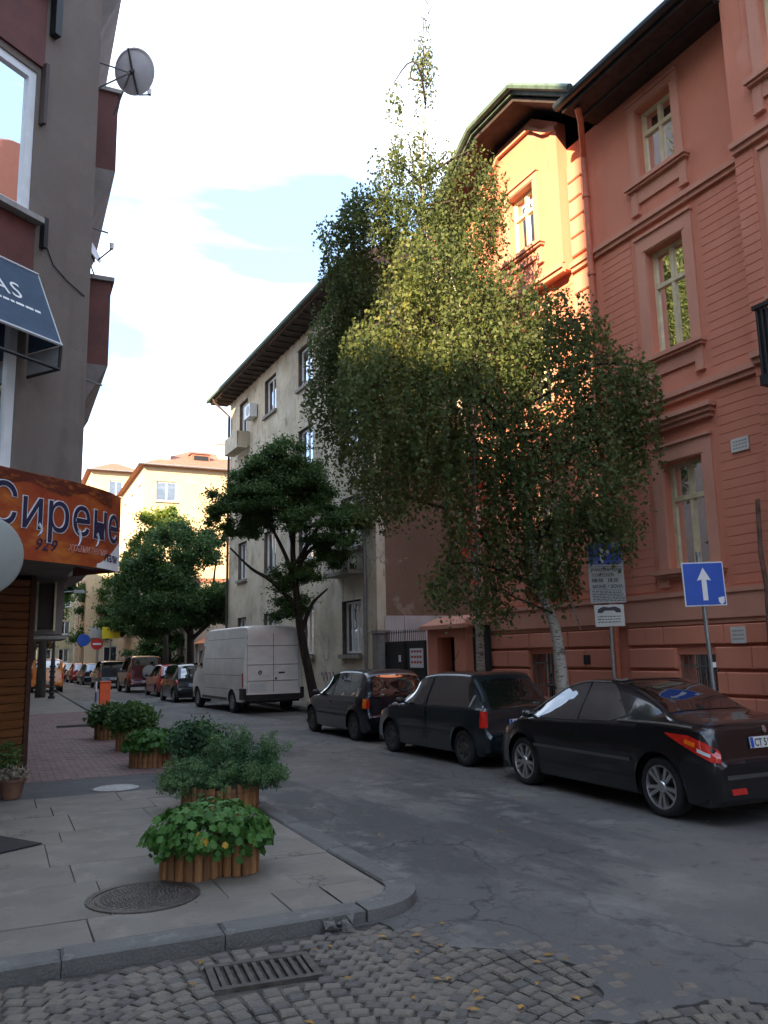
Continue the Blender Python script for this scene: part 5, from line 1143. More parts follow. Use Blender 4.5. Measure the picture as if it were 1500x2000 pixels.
v.mirror(4.55,1.4,BLK)
v.root.scale=(1.06,1.03,1.03); v.place(7.52,25.8,4.2)
# ---- smaller ones beyond the van
c=hatch('small_car','small black two door car with round red tail lamp in front of the van',3.0,1.56,1.5,P_BLK,2.05,.42,.28,'cap','round',rearslope=.2,plate='CA 8820 TB',group='vehicles parked along the right kerb'); c.place(6.85,33.2,3)
c=hatch('small_red_car','bright red small hatchback beyond the small black car',3.6,1.6,1.45,P_RED,2.35,.6,.27,'cap','tall',plate='C 9034 AK',group='vehicles parked along the right kerb'); c.place(7.1,38.6,2)
c=hatch('off_road_car','dark red off road car with a covered spare wheel on its tail',4.1,1.75,1.86,P_DRD,2.5,.75,.36,'cap','tall',suv=True,beltz=.80,doors=2,plate='CA 1182 XM',group='vehicles parked along the right kerb')
b=MB(); b.lathe([(.001,-.2),(.28,-.2),(.34,-.17),(.35,-.1),(.35,.0)],28,(0,-.15,1.02),'x'); b.build('spare_wheel_cover',mat('pale_cover2',(.32,.31,.29),.5,.15,8),c.root,smooth=True); c.place(6.6,44.2,2)
c=hatch('estate_car','dark grey estate car with pale rear window, beyond the dark red off road car',4.3,1.75,1.62,P_GRY,2.6,.8,.3,'cap','tall',suv=True,beltz=.82,doors=2,plate='CB 4471 BP',group='vehicles parked along the right kerb'); c.place(5.95,52,2)
far=[(P_BLU,'dark blue','first',60.5,5.75),(P_RED,'bright red','second',66.8,5.45),(P_DRD,'maroon','third',72.8,5.2),(P_BLK,'black','fourth',78.8,4.95),(P_SIL,'silver','fifth',85,4.7),(P_GRY,'dark grey','sixth',91,4.5)]
for pt_,cn,od,y_,x_ in far:
    c=hatch('distant_car','%s car parked far down the street, %s beyond the dark grey estate car'%(cn,od),3.9,1.65,1.45,pt_,2.45,.65,.28,'cap','tall',res=.4,plate='CA 11 AB',group='vehicles parked along the right kerb'); c.place(x_,y_,3)
c=hatch('orange_van','orange yellow vehicle half hidden behind the dark tree trunk at left',4.2,1.7,1.8,P_ORG,2.6,.7,.3,'cap','tall',suv=True,res=.5,plate='CA 72 KP',group='vehicles parked along the left kerb',cat='van'); c.place(2.15,47.5,0)
# ================================================================ TREES
def ell_pts(c,r,rz,n,shell=.45):
    d=rng.normal(size=(n,3)); d/=np.linalg.norm(d,axis=1)[:,None]
    rad=(shell+(1-shell)*rng.uniform(0,1,n)**.6)[:,None]
    return np.array(c)+d*rad*np.array([r,r,rz])
def patchy(P,sc=1.1,seed=0):
    """smooth pseudo-noise 0..1"""
    r_=np.random.default_rng(seed); s=np.zeros(len(P))
    for k in range(5):
        w=r_.normal(size=3)*sc*(1+.6*k); s+=np.sin(P@w+r_.uniform(0,6))/(1+.5*k)
    return .5+.5*np.tanh(s*.6)
def birch(name,label,trunk,tr,forks,clumps,nstr,size,seed,sun_tint,depthr=.85,extra=None):
    root=empty(name,tuple(trunk[0][:2])+(.11,),0,label,'tree','birch trees in front of the pink house'); off=np.array([trunk[0][0],trunk[0][1],.11])
    T=[tuple(np.array(p_)-off) for p_ in trunk]; T[0]=(T[0][0],T[0][1],-.05)
    b=MB(); Tc=cat_rom([np.array(q) for q in T],5); n=len(Tc); b.tube(Tc,[tr*(1-i/(n-1))**1.15+.008 for i in range(n)],12)
    for fk,r0 in forks:
        Fc=cat_rom([np.array(q)-off for q in fk],4); b.tube(Fc,[r0*(1-.75*i/(len(Fc)-1)) for i in range(len(Fc))],8)
    b.build('trunk',BARKB,root,smooth=True,angle=70)
    bb=MB(); tw=MB(); LP=[];LT=[]
    tp=np.array(Tc)
    for (x,y,z,rx_,rz_) in clumps:
        c=np.array([x,y,z])-off
        cand=tp[tp[:,2]<c[2]-.3*rz_]; s=cand[np.argmin(np.linalg.norm(cand-c,axis=1))] if len(cand) else tp[len(tp)//3]
        e=c+np.array([0,0,rz_*.5]); 
        pts=curve_pts(s,e,7,sag=.1,wob=.22); rr=max(.012,.012+.012*np.linalg.norm(e-s)); bb.tube(pts,[rr*(1-.75*i/7)+.005 for i in range(8)],6,cap=False)
        ns=int(nstr*(rx_*rx_*rz_)**.62*(.55 if z>10.9 else 1))
        st=ell_pts(c,rx_*1.0,rz_,ns,.25)
        for q in st:
            ln=rng.uniform(.25,.75)*min(1,rz_+.3); k=max(4,int(ln/.045))
            dr=(q-c)[:2]; dr=dr/(np.linalg.norm(dr)+.01)*rng.uniform(.0,.25)
            t=np.linspace(0,1,k); px=q[0]+dr[0]*t**.6*ln; py=q[1]+dr[1]*t**.6*ln; pz=q[2]+.12*np.sin(t*2.5)*ln-ln*t**1.4
            pp=np.stack([px,py,pz],1); lp=pp+rng.normal(size=pp.shape)*.028; LP.append(lp)
            tn=rng.uniform(0,1); base=(.12+.6*patchy(pp[:1]+off,.55,seed)[0]*sun_tint(pp[0]+off)); LT.append(base+rng.normal(size=k)*.15+rng.normal()*.07)  # height bias paints sunlit yellow into the upper leaves
            if rng.uniform()<.12: tw.tube([pp[0],pp[k//2],pp[-1]],[.004,.003,.0015],3,cap=False)
            if rng.uniform()<.05: tw.tube(curve_pts(s+(e-s)*rng.uniform(.5,1),pp[0],3,.06,.05),[.010,.008,.006,.004],4,cap=False)
    bb.build('branches',BARKB if 0 else BARKD,root,smooth=True,angle=70)
    tw.build('twigs',BARKD,root)['kind']='stuff'
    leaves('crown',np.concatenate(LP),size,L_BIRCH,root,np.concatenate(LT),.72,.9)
    return root,off
B1T=[(8.76,11.8,.1),(8.66,11.66,1.13),(8.50,11.55,2.08),(8.22,11.54,2.77),(8.02,11.48,3.63),(7.67,11.39,4.92),(7.21,11.36,6.21),(6.75,11.33,7.50),(6.39,11.30,8.54)]
B1F=[([(8.50,11.55,2.08),(8.27,11.54,2.68),(8.35,11.37,3.36),(8.49,11.11,4.39),(8.59,10.84,5.58)],.07),([(8.25,11.48,3.02),(8.50,11.40,2.95),(8.66,11.36,2.67),(8.89,11.37,2.07)],.04)]
B1=[(6.39,11.36,8.19,0.86,0.70),(7.23,11.14,7.32,1.15,.95),(5.98,11.75,7.18,.70,.96),(8.44,10.90,7.35,.72,.72),(5.59,11.80,6.06,.88,1.1),(6.54,11.10,5.7,1.1,1.16),(8.08,10.98,6.11,1.15,1.15),(9.15,10.60,6.40,.72,.66),(8.15,10.77,4.64,1.25,1.05),(7.14,11.69,4.67,1.05,1.04),(9.33,10.63,4.88,.45,.55),(9.39,10.80,3.9,.45,.48),(8.10,11.24,3.55,.85,.75),(7.31,12.07,3.41,.62,.85),(5.98,12.49,5.03,.72,.85),(6.68,12.25,2.95,.36,.45),(7.49,11.93,2.6,.36,.4),(8.35,11.43,3.0,.45,.4),(5.35,12.58,6.26,.45,.85),(5.6,12.6,7.1,.5,.7),(9.0,10.6,5.5,.7,.6),(9.55,10.3,6.1,.42,.8),(9.5,10.4,5.2,.4,.5),(8.78,10.3,3.55,.42,.32),(8.6,10.5,3.9,.5,.4),(8.9,10.8,7.2,.5,.5),(6.9,10.9,6.6,.9,.7)]
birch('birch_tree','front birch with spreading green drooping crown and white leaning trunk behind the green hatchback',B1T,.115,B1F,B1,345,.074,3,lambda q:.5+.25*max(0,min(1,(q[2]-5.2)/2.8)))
B2T=[(8.9,14.7,.1),(8.84,14.60,1.05),(8.72,14.39,2.48),(8.51,14.10,4.53),(8.17,13.87,6.58),(7.68,13.70,8.63),(7.30,13.55,10.37),(7.19,13.35,11.70),(7.19,13.12,12.93),(7.1,12.95,14.1)]
B2=[(7.14,13.04,13.44,.2,.85),(6.60,13.37,12.9,.20,.5),(6.95,13.46,11.6,.62,.6),(6.59,13.68,11.3,.50,.7),(7.53,13.23,11.4,.5,.6),(8.15,12.95,11.5,.42,.5),(8.45,12.9,10.9,.40,.65),(6.26,14.01,10.45,.7,.75),(6.08,14.36,10.7,.4,.62),(6.04,14.57,9.75,.55,.7),(5.62,14.66,10.3,.26,.36),(7.21,13.59,10.37,.98,.83),(8.16,13.18,10.2,.7,.8),(6.25,14.85,8.41,.66,1.1),(5.90,15.17,7.58,.42,.9),(6.46,15.15,6.31,.75,1.1),(5.85,15.0,8.2,.6,.9),(5.75,15.1,7.0,.5,.9),(6.3,14.8,9.3,.6,.6),(6.91,15.18,5.05,.62,.6),(6.34,14.24,9.07,.6,.6),(7.6,13.6,9.3,.9,.7),(8.4,13.3,8.8,.6,.7),(6.9,14.3,7.4,.8,.9),(7.9,14.4,6.,.8,1.)]
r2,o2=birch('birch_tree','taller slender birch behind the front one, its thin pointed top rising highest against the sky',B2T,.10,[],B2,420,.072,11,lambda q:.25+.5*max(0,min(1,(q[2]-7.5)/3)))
# wispy leader
P=[];Tt=[]
for k in range(75):
    z=rng.uniform(11.8,14.5); w=.08+.2*(14.6-z)/3; t=(z-11.7)/2.5; cx=7.19-.05*t; cy=13.35-.3*t
    a=rng.uniform(0,6.28); q=np.array([cx+w*math.cos(a),cy+w*math.sin(a),z])-o2
    for j in range(5): P.append(q+np.array([rng.normal()*.03,rng.normal()*.03,-.06*j])); Tt.append(rng.uniform(.1,.6))
leaves('crown_tip',np.array(P),.06,L_BIRCH,r2,np.array(Tt),.7,.8,kind='stuff')
b=MB()
for k in range(26):
    z=11.8+k*.12; a=k*2.4; s=np.array([7.19,13.3-(z-11.7)*.12,z])-o2; b.tube([s,s+np.array([.2*math.cos(a),.2*math.sin(a),.18]),s+np.array([.33*math.cos(a),.33*math.sin(a),.02])],[.01,.007,.003],4,cap=False)
b.tube([np.array([7.08,12.93,14.1])-o2,np.array([7.05,12.9,14.5])-o2,np.array([7.06,12.88,14.8])-o2],[.012,.008,.003],5)
b.build('top_twigs',BARKD,r2)
# red creeper leaves climbing the second birch
cr_=empty('red_creeper',(8.8,14.3,.11),0,'string of bright red creeper leaves hanging down through the front birch crown','creeper')
P=[]
for z in np.arange(2.9,5.4,.05):
    if math.sin(z*7)>-.1: 
        for j in range(2): P.append((6.36-8.8+.08*math.sin(z*3)+rng.normal()*.07,10.55-14.3+rng.normal()*.1,z*.8+.35-.11+rng.normal()*.05))
leaves('creeper_leaves',np.array(P),.065,L_RED,cr_,rng.uniform(0,1,len(P)),.8,.6)
b=MB(); b.tube([(-2.64,-4.15,2.5),(-2.62,-4.12,4.),(-2.4,-3.9,6.2),(-1.6,-2.6,6.6)],.008,4); b.build('creeper_stem',BARKD,cr_)
def layered_tree(name,label,trunk,tr,limbs,clumps,dens,size,lm,bark=BARKD,tintf=None,group='street trees along the right pavement',flat=.9,sub=9,cat='tree',zb=.11):
    root=empty(name,tuple(trunk[0][:2])+(zb,),0,label,cat,group); off=np.array([trunk[0][0],trunk[0][1],zb])
    b=MB(); Tc=cat_rom([np.array(q)-off for q in trunk],5); n=len(Tc); Tc[0][2]=-.05; b.tube(Tc,[tr*(1-.6*i/(n-1)) for i in range(n)],10); b.build('trunk',bark,root,smooth=True,angle=70)
    b=MB(); allp=[Tc]
    for lb in limbs:
        Lc=cat_rom([np.array(q)-off for q in lb],4); b.tube(Lc,[tr*.5*(1-.7*i/(len(Lc)-1)) for i in range(len(Lc))],7); allp.append(Lc)
    ap=np.concatenate(allp); LP=[];LT=[]
    for ci,(x,y,z,rx_,rz_) in enumerate(clumps):
        c=np.array([x,y,z])-off; s=ap[np.argmin(np.linalg.norm((ap-c)*np.array([1,1,1.3]),axis=1))]
        b.tube(curve_pts(s,c-np.array([0,0,rz_*.3]),5,.1,.1),[tr*.2,tr*.16,tr*.13,tr*.1,tr*.07,tr*.04],5,cap=False)
        sb=ell_pts(c,rx_*.8,rz_*.8,sub,.3)
        for q in sb:
            b.tube(curve_pts(c-np.array([0,0,rz_*.3]),q,3,.05,.05),[tr*.08,tr*.06,tr*.04,tr*.02],4,cap=False)
            nl=int(dens*rx_*rx_*6/sub); d=rng.normal(size=(nl,3)); d/=np.linalg.norm(d,axis=1)[:,None]
            rr=np.abs(rng.normal(size=nl))[:,None]*.55; P=q+d*rr*np.array([rx_*.5,rx_*.5,rz_*.45*flat]); P[:,2]=np.where(P[:,2]<q[2]-.2*rz_,q[2]-.2*rz_+rng.normal(size=nl)*.04,P[:,2]); LP.append(P)
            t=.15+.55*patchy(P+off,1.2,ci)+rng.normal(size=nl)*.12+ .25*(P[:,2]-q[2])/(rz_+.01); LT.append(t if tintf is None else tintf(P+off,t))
    b.build('branches',bark,root,smooth=True,angle=70)
    leaves('crown',np.concatenate(LP),size,lm,root,np.concatenate(LT),.55,.0); return root
T3=[(7.62,23.82,7.86,.80,.51),(6.86,24.28,7.33,.80,.45),(8.30,23.60,7.37,.80,.48),(6.18,24.75,6.48,.80,.45),(7.05,23.80,6.44,1.09,.41),(8.73,23.86,6.72,.81,.45),(9.4,23.30,5.93,.9,.5),(5.98,25.26,6.06,.52,.39),(9.11,23.10,5.09,.62,.41),(9.75,23.1,5.84,.5,.54),(6.79,25.17,5.76,.81,.33),(8.47,24.11,4.31,.72,.35),(7.96,24.60,4.11,.64,.48),(8.22,24.88,3.2,.75,.5),(9.5,23.73,4.63,.65,.35),(7.98,23.40,5.71,.78,.34),(6.54,24.91,7.10,.65,.39),(7.6,24,7.4,.8,.4),(7.2,24.1,6.95,.8,.35),(8.2,23.7,6.2,.7,.35),(6.6,24.5,6.2,.7,.4),(7.4,24.2,5.95,.7,.35),(8.9,23.7,6.3,.6,.35),(8.0,23.8,6.9,.9,.4),(7.3,24.3,6.75,.8,.35),(7.6,24.1,7.7,.9,.45),(6.9,24.3,7.0,.7,.4),(8.6,23.9,5.4,.7,.4),(8.9,24.0,4.9,.5,.3)]
layered_tree('locust_tree','dark locust tree with flat layered crown and dark leaning trunk behind the white van',[(8.95,24.6,.1),(8.85,24.6,.45),(8.62,24.55,1.40),(8.34,24.48,2.67),(8.18,24.34,3.77),(8.03,24.20,4.87),(8.01,24.00,5.97)],.17,
 [[(8.18,24.34,3.77),(7.86,24.31,4.71),(7.38,24.35,5.67),(6.91,24.43,6.38)],[(8.15,24.27,4.24),(8.44,24.02,4.86),(8.99,23.67,5.32),(9.6,23.4,5.46)],[(8.01,24.15,5.18),(7.79,24.07,6.13),(7.59,23.99,7.07)],[(8.16,24.20,4.55),(8.68,23.75,5.64),(8.94,23.6,6.26)],[(8.16,24.44,3.30),(7.47,24.62,4.02),(6.87,24.82,4.42),(6.25,24.99,5.06)],[(8.01,24.00,5.97),(8.19,23.77,6.75),(8.30,23.60,7.2)],[(8.42,24.47,2.51),(8.66,24.21,3.29),(9.07,23.93,3.75)]],[(x,y,z,a*1.06,b_*1.25) for x,y,z,a,b_ in T3]+[(7.6,23.9,6.9,.9,.55),(6.7,24.4,6.6,.7,.5),(8.5,23.7,6.9,.7,.5)],1250,.085,L_LOC)
T4=[(7.18,43.87,6.35,1.88,1.34),(8.85,42.96,7.11,1.61,1.34),(6.37,43.39,4.97,1.31,1.31),(7.74,42.31,4.39,1.82,1.3),(9.96,41.8,4.63,1.57,.92),(10.88,40.23,4.79,1.28,.72),(7.76,44.4,8.07,1.38,1.1),(9.73,44.26,3.97,1.65,1.1),(5.88,45.67,5.95,1.1,1.38),(7.11,44.51,3.3,1.34,.7),(9.78,43.53,7.76,1.1,1.1),(6.09,44.82,4.2,1.07,1.0),(10.73,42.7,3.9,1.34,.81),(8.2,43,5.8,1.8,1.2)]
layered_tree('ash_tree','broad mid green tree with rounded crown over the parked red cars',[(9.05,44.1,.1),(9.0,44.09,.76),(8.88,43.75,2.88),(8.7,43.53,4.47),(8.04,43.48,6.33)],.26,[[(8.88,43.75,2.88),(7.8,43.4,4.2),(6.8,43.4,5.2)],[(8.8,43.6,3.6),(9.7,43,4.8),(9.9,42.6,6.6)],[(8.9,43.8,2.6),(9.8,42.5,3.6),(10.6,41.2,4.4)]],T4,520,.15,L_MID,flat=1.0,sub=12)
T4y=[(7.88,48.54,9.4,1.35,1.05),(7.1,49.06,8.5,.9,1.2),(8.85,48.15,9.1,1.2,1.05),(6.35,49.63,7.3,.75,1.2),(8.39,48.19,10.0,.8,.5)]
layered_tree('sunlit_tree','yellow green sunlit tree top rising behind the mid green tree',[(8.6,49,.1),(8.5,49,3),(8.2,48.8,6),(8,48.7,8.5)],.2,[],T4y,560,.16,L_YG,flat=1.0,sub=12)
def fartree(x,y,h_,w_,lm,label,group,lean=0,cb=.35,size=.2,dens=260,tr=.2):
    cl=[]
    for i in range(11):
        a=i*2.4; rr=w_*(.2+.6*((i*7)%11)/11); zz=h_*(cb+(1-cb)*(.1+.8*((i*5)%11)/11)); cl.append((x+rr*math.cos(a)*.8,y+rr*math.sin(a)*.8,zz,w_*.5,h_*.13))
    return layered_tree('street_tree',label,[(x,y,.1),(x+lean*.3,y,h_*.3),(x+lean,y,h_*.75)],tr,[],cl,dens,size,lm,group=group,flat=1.,sub=7)
gl='street trees along the left pavement'
fartree(1.62,41,8.2,2.6,L_MID,'dark trunked tree on the left pavement beside the thin black post',gl,cb=.62,tr=.24)
fartree(1.7,56,8.5,3.2,L_LOC,'dark leafy tree far along the left pavement, second from the near post',gl,cb=.5)
fartree(1.6,70,8.0,3.2,L_BRN,'brown autumn tree far along the left pavement',gl,cb=.35)
fartree(1.4,92,9,3.6,L_MID,'farthest green tree on the left pavement',gl,cb=.3)
gr_='street trees along the right pavement'
fartree(8.9,64,8.5,3.0,L_LOC,'dark tree far along the right pavement beyond the ochre house',gr_,cb=.35)
fartree(7.8,78,9,2.8,L_MID,'green tree far along the right pavement near the street end',gr_,cb=.3)
fartree(12.2,38.6,5.4,2.2,L_MID,'low green tree at the far corner of the grey house',gr_,cb=.35,size=.14)
fartree(9.3,54.5,6.0,2.4,L_MID,'bushy green tree in front of the ochre house wall',gr_,cb=.2,size=.16)
# ================================================================ PLANTERS
def planter(loc,r_,h_,n,label,group='round wooden stake planters along the kerb',sq=1.,circles=None,rz=None):
    root=empty('planter',loc,random.uniform(0,1) if rz is None else rz,label,'planter',group)
    cs_=circles or [(0,0,r_)]
    for ci,(cx,cy,rr) in enumerate(cs_):
        m=max(8,int(2*math.pi*rr/(2*math.pi*.335/30)))
        if not circles: m=n
        for i in range(m):
            a=2*math.pi*i/m+random.uniform(-.02,.02); x,y=cx+rr*math.cos(a),cy+rr*math.sin(a)*sq
            if any(math.hypot(x-c2[0],y-c2[1])<c2[2]-.01 for j,c2 in enumerate(cs_) if j!=ci): continue
            hh=h_*random.uniform(.90,1.07); w=2*math.pi*rr/m*random.uniform(.46,.54); b=MB()
            b.prism([(w*math.cos(t),-.022*math.sin(t)*1.1) for t in np.linspace(0,math.pi,6)],0,hh,'z')
            b.build('stake',STAKE[random.randrange(3)],root,loc=(x,y,0),rot=(random.uniform(-.03,.03),random.uniform(-.03,.03),a+math.pi/2))
        b=MB(); b.lathe([(.001,h_-.05),(rr-.01,h_-.05),(rr-.01,0)],24); b.v=[(x+cx,y*sq+cy,z) for x,y,z in b.v]; b.build('soil',DIRT,root)
    if circles: return root
    b=MB()
    for z in (h_*.25,h_*.78): b.tube([((r_+.028)*math.cos(t),(r_+.028)*math.sin(t)*sq,z) for t in np.linspace(0,2*math.pi,30)],.0025,4,cap=False)
    b.build('wire_band',BLK,root)
    return root
def leafmesh(kind,tint):
    b=MB(); 
    if kind==0:
        ang=np.linspace(-2.6,2.6,16); rad=[.55,.78,.60,.9,.68,.95,.72,1.0,1.0,.72,.95,.68,.9,.60,.78,.55]
        pts=[(0,0,0)]+[(r_*math.sin(a)*.5,.42+r_*math.cos(a)*.5,.06*math.cos(3*a)-.12*abs(math.sin(a))*r_) for a,r_ in zip(ang,rad)]
        b.add([(0,.42,.03)]+pts,[(0,i,i+1) for i in range(1,17)]+[(0,17,1)])
    me=b.mesh('leaf',L_GER,True,80); at=me.attributes.new('tint','FLOAT','POINT'); at.data.foreach_set('value',[tint+random.uniform(-.06,.06) for _ in me.vertices]); return me
LM=[leafmesh(0,t) for t in (.15,.3,.4,.5,.6,.7,.45,.35)]; LMY=leafmesh(0,.98)
def leafy(parent,w,hd,z0,n,size,indiv=True,yel=True):
    sb=MB(); 
    for i in range(n):
        u=rng.uniform(0,1)**.55; a=rng.uniform(0,6.283); rr=w*u; z=z0+hd*math.sqrt(max(0,1-u*u*.92))*rng.uniform(.82,1.04)-(.1*hd if u>.9 else 0)
        tilt=.25+1.0*u*u+rng.normal()*.22; 
        me=LM[random.randrange(8)] if not(yel and -2.3<a-6.28<-1.2 and u>.85 and random.random()<.15) else LMY
        o=link('leaf',me,parent,(rr*math.cos(a),rr*math.sin(a),z),(0,0,0)); s=size*rng.uniform(.7,1.2)
        o.matrix_local=Matrix.Translation((rr*math.cos(a),rr*math.sin(a),z))@Matrix.Rotation(a-math.pi/2+rng.normal()*.4,4,'Z')@Matrix.Rotation(-tilt,4,'X')@Matrix.Rotation(rng.normal()*.3,4,'Y')@Matrix.Translation((0,-.3*s,0))@Matrix.Scale(s,4)
    m=900; u=rng.uniform(0,1,m)**.5; a=rng.uniform(0,6.283,m); P=np.stack([w*.93*u*np.cos(a),w*.93*u*np.sin(a),z0-.04+hd*.85*np.sqrt(1-u*u*.9)*rng.uniform(.1,1,m)],1)
    leaves('inner_leaves',P,size*.7,L_GER,parent,rng.uniform(0,.5,m),.9,.2,kind='stuff')
p1=planter((1.56,6.80,.12),.335,.25,30,'nearest planter of two joined tubs of orange brown stakes by the manhole cover',circles=[(-.12,-.02,.235),(.2,.05,.165)],rz=R(-24.8))
pl=empty('leafy_plant',(1.56,6.80,.35),0,'bright green broad leaved plant mound filling the nearest planter','plant')
leafy(pl,.52,.32,.0,298,.088)
def juniper(loc,sprays,label,size=.036):
    root=empty('juniper_shrub',loc,0,label,'shrub'); b=MB(); LP=[];LT=[]
    for (az,el,ln,k) in sprays:
        for j in range(k):
            a=az+rng.normal()*.30; e=el+rng.normal()*.16; l_=ln*rng.uniform(.65,1.08); d=np.array([math.cos(a)*math.cos(e),math.sin(a)*math.cos(e),math.sin(e)])
            pts=[np.array([0,0,.02])+d*l_*t+np.array([0,0,-.16*l_*t*t+.02]) for t in np.linspace(0,1,8)]; b.tube(pts,[.008*(1-.8*i/7) for i in range(8)],4,cap=False)
            for m_ in range(44):
                t=.15+.85*m_/44; q=np.array([0,0,.04])+d*l_*t+np.array([0,0,-.16*l_*t*t]); side=np.cross(d,rng.normal(size=3)); side/=np.linalg.norm(side)
                L2=(.16*(1-t)+.045); n=9
                tt=np.linspace(.1,1,n)[:,None]; LP.append(q+(side*.75+d*.75)*L2*tt+rng.normal(size=(n,3))*.008); LT.append(.2+.65*t+rng.normal(size=n)*.15)
    b.build('stems',BARKD,root); leaves('foliage',np.concatenate(LP),size,L_JUN,root,np.concatenate(LT),.26,-.2); return root
p2=planter((2.26,9.35,.12),.40,.30,34,'second planter of wooden stakes holding the junipers')
juniper((2.2,9.42,.40),[(R(180),.25,.62,12),(R(215),.2,.7,10),(R(140),.3,.6,10),(R(90),.4,.55,8),(R(250),.25,.55,8),(R(200),.7,.5,10)],'low dark green juniper spreading left from the second planter')
juniper((2.5,9.22,.40),[(R(100),1.25,.74,9),(R(10),.95,.72,8),(R(170),.95,.66,6),(R(330),.35,.5,10),(R(20),.5,.5,8),(R(270),.4,.5,10),(R(0),.0,.45,6),(R(210),.5,.45,8)],'feathery upright pale green juniper at the right of the second planter')
def bushy(loc,w,h_,lm,label,size=.07,n=2600,name='shrub'):
    root=empty(name,loc,0,label,'shrub'); P=ell_pts((0,0,h_*.45),w,h_*.55,n,.3); P[:,2]=np.maximum(P[:,2],.02); P+=rng.normal(size=P.shape)*.04
    leaves('foliage',P,size,lm,root,np.clip(.2+.5*patchy(P*3,1,3)+rng.normal(size=n)*.15,0,1),.6,.1)
    b=MB()
    for i in range(9): a=i*.7; b.tube([(0,0,0),(w*.4*math.cos(a),w*.4*math.sin(a),h_*.4),(w*.75*math.cos(a),w*.75*math.sin(a),h_*.7)],[.012,.008,.003],4)
    b.build('stems',BARKD,root)
    return root
planter((2.5,11.75,.12),.30,.30,24,'third planter mostly hidden behind the large juniper'); bushy((2.5,11.75,.4),.42,.55,L_JUN,'dark blue green shrub behind the large juniper',.06)
planter((2.20,13.75,.12),.30,.32,24,'fourth planter with a broad leaved green plant beyond the junipers')
q4=empty('leafy_plant',(2.20,13.75,.40),0,'green broad leaved plant in the fourth planter','plant'); leafy(q4,.44,.30,.0,150,.115,yel=False)
planter((2.26,16.3,.12),.26,.34,20,'fifth planter, tall dark stakes, in the middle of the far group'); bushy((2.26,16.3,.42),.46,.55,L_LOC,'dark drooping shrub in the fifth planter',.09,2600)
planter((2.12,18.8,.12),.26,.3,20,'sixth planter next to the orange post'); bushy((2.12,18.8,.38),.42,.45,L_MID,'green shrub in the farthest planter beside the orange post',.09,2200)
# ================================================================ STREET FURNITURE
OP=empty('orange_barrier_post',(2.46,22.9,.115),0,'bright orange square barrier post standing on the left kerb',cat='post')
b=MB(); b.cbox(-.13,.13,-.11,.11,0,1.06,.02); b.build('post_body',ORANGE,OP); b=MB(); b.box(-.14,.14,-.12,.12,1.06,1.10); b.build('post_cap',mat('orange_dark',(.5,.06,.012),.5,.1),OP)
b=MB(); b.lathe([(.001,.05),(.05,.05),(.05,0)],12,(.14,0,.95),'x'); b.box(.12,.17,-.03,.03,.88,.98); b.box(.131,.15,-.03,.03,.36,.44); b.build('lamp_and_lock',BLUE if 0 else BLK,OP)
BP=empty('thin_marker_pole',(2.3,23.5,.115),0,'thin pale blue and white marker pole beside the orange post',cat='pole')
for i in range(4):
    b=MB(); b.lathe([(.025,i*.27),(.025,(i+1)*.27)],8); b.build('pole_band',[mat('pole_blue',(.10,.12,.3),.5,.1),PAPW][i%2],BP)
b=MB(); b.box(-1.0,.0,-.04,.04,0,.06); o=b.build('lowered_bar',mat('dark_bar',(.06,.055,.06),.6,.2),None,loc=(2.3,22.5,.115)); tag(o,'low dark metal bar lying on the pavement next to the orange post','bar')
BK=empty('black_post',(1.95,38.2,.115),0,'thick black street post with ridged base on the left pavement',cat='post')
b=MB(); b.lathe([(.14,0),(.14,.1),(.09,.14),(.09,1.6),(.06,1.7),(.05,4.2)],14); b.build('post_shaft',BLK,BK,smooth=True)
for i in range(6):
    b=MB(); b.lathe([(.09,.2+i*.22),(.13,.22+i*.22),(.13,.27+i*.22),(.09,.29+i*.22)],14); b.build('post_ring',BLK,BK)
b=MB(); b.tube([(0,0,4.2),(.1,0,4.5),(.9,-.1,4.55)],.03,6); b.box(.7,1.15,-.2,.0,4.46,4.6); b.build('lamp_arm',STL,BK)
# one-way sign
OW=empty('one_way_sign',(8.66,8.3,.02),R(-4),'square blue one way sign with white up arrow on a slightly leaning pole',cat='traffic sign')
lean=R(2.2)
b=MB(); b.tube([(0,0,0),(-.12,0,2.98)],.03,10); b.build('pole',STL,OW,smooth=True)
sp=empty('sign_plate',(-.1,-.04,2.56)); sp.parent=OW; sp.rotation_euler=(0,R(-1.5),R(-14))
b=MB(); b.box(-.295,.295,-.012,0,-.295,.295); b.build('plate',mat('sign_rim',(.65,.68,.72),.4,.05),sp)
b=MB(); b.box(-.28,.28,-.016,-.0125,-.28,.28); b.build('blue_face',BLUE,sp)
b=MB(); b.prism([(-.035,-.22),(.035,-.22),(.035,.06),(.10,.045),(0,.22),(-.10,.045),(-.035,.06)],-.020,-.0165); b.build('white_arrow',PAPW,sp)
b=MB(); b.prism([(.18,-.19),(.265,-.175),(.26,-.25),(.225,-.285),(.185,-.25)],-.020,-.0165); b.build('sticker',PAPW,sp)
b=MB(); b.lathe([(.001,.05),(.035,.05),(.035,0)],10,(-.12,0,2.95)); b.build('pole_cap',STL,OW)
for z,t in ((.9,'small_sticker'),):
    b=MB(); b.box(-.06,-.0,-.034,-.031,1.45,1.52); b.build(t,PAPW,OW)
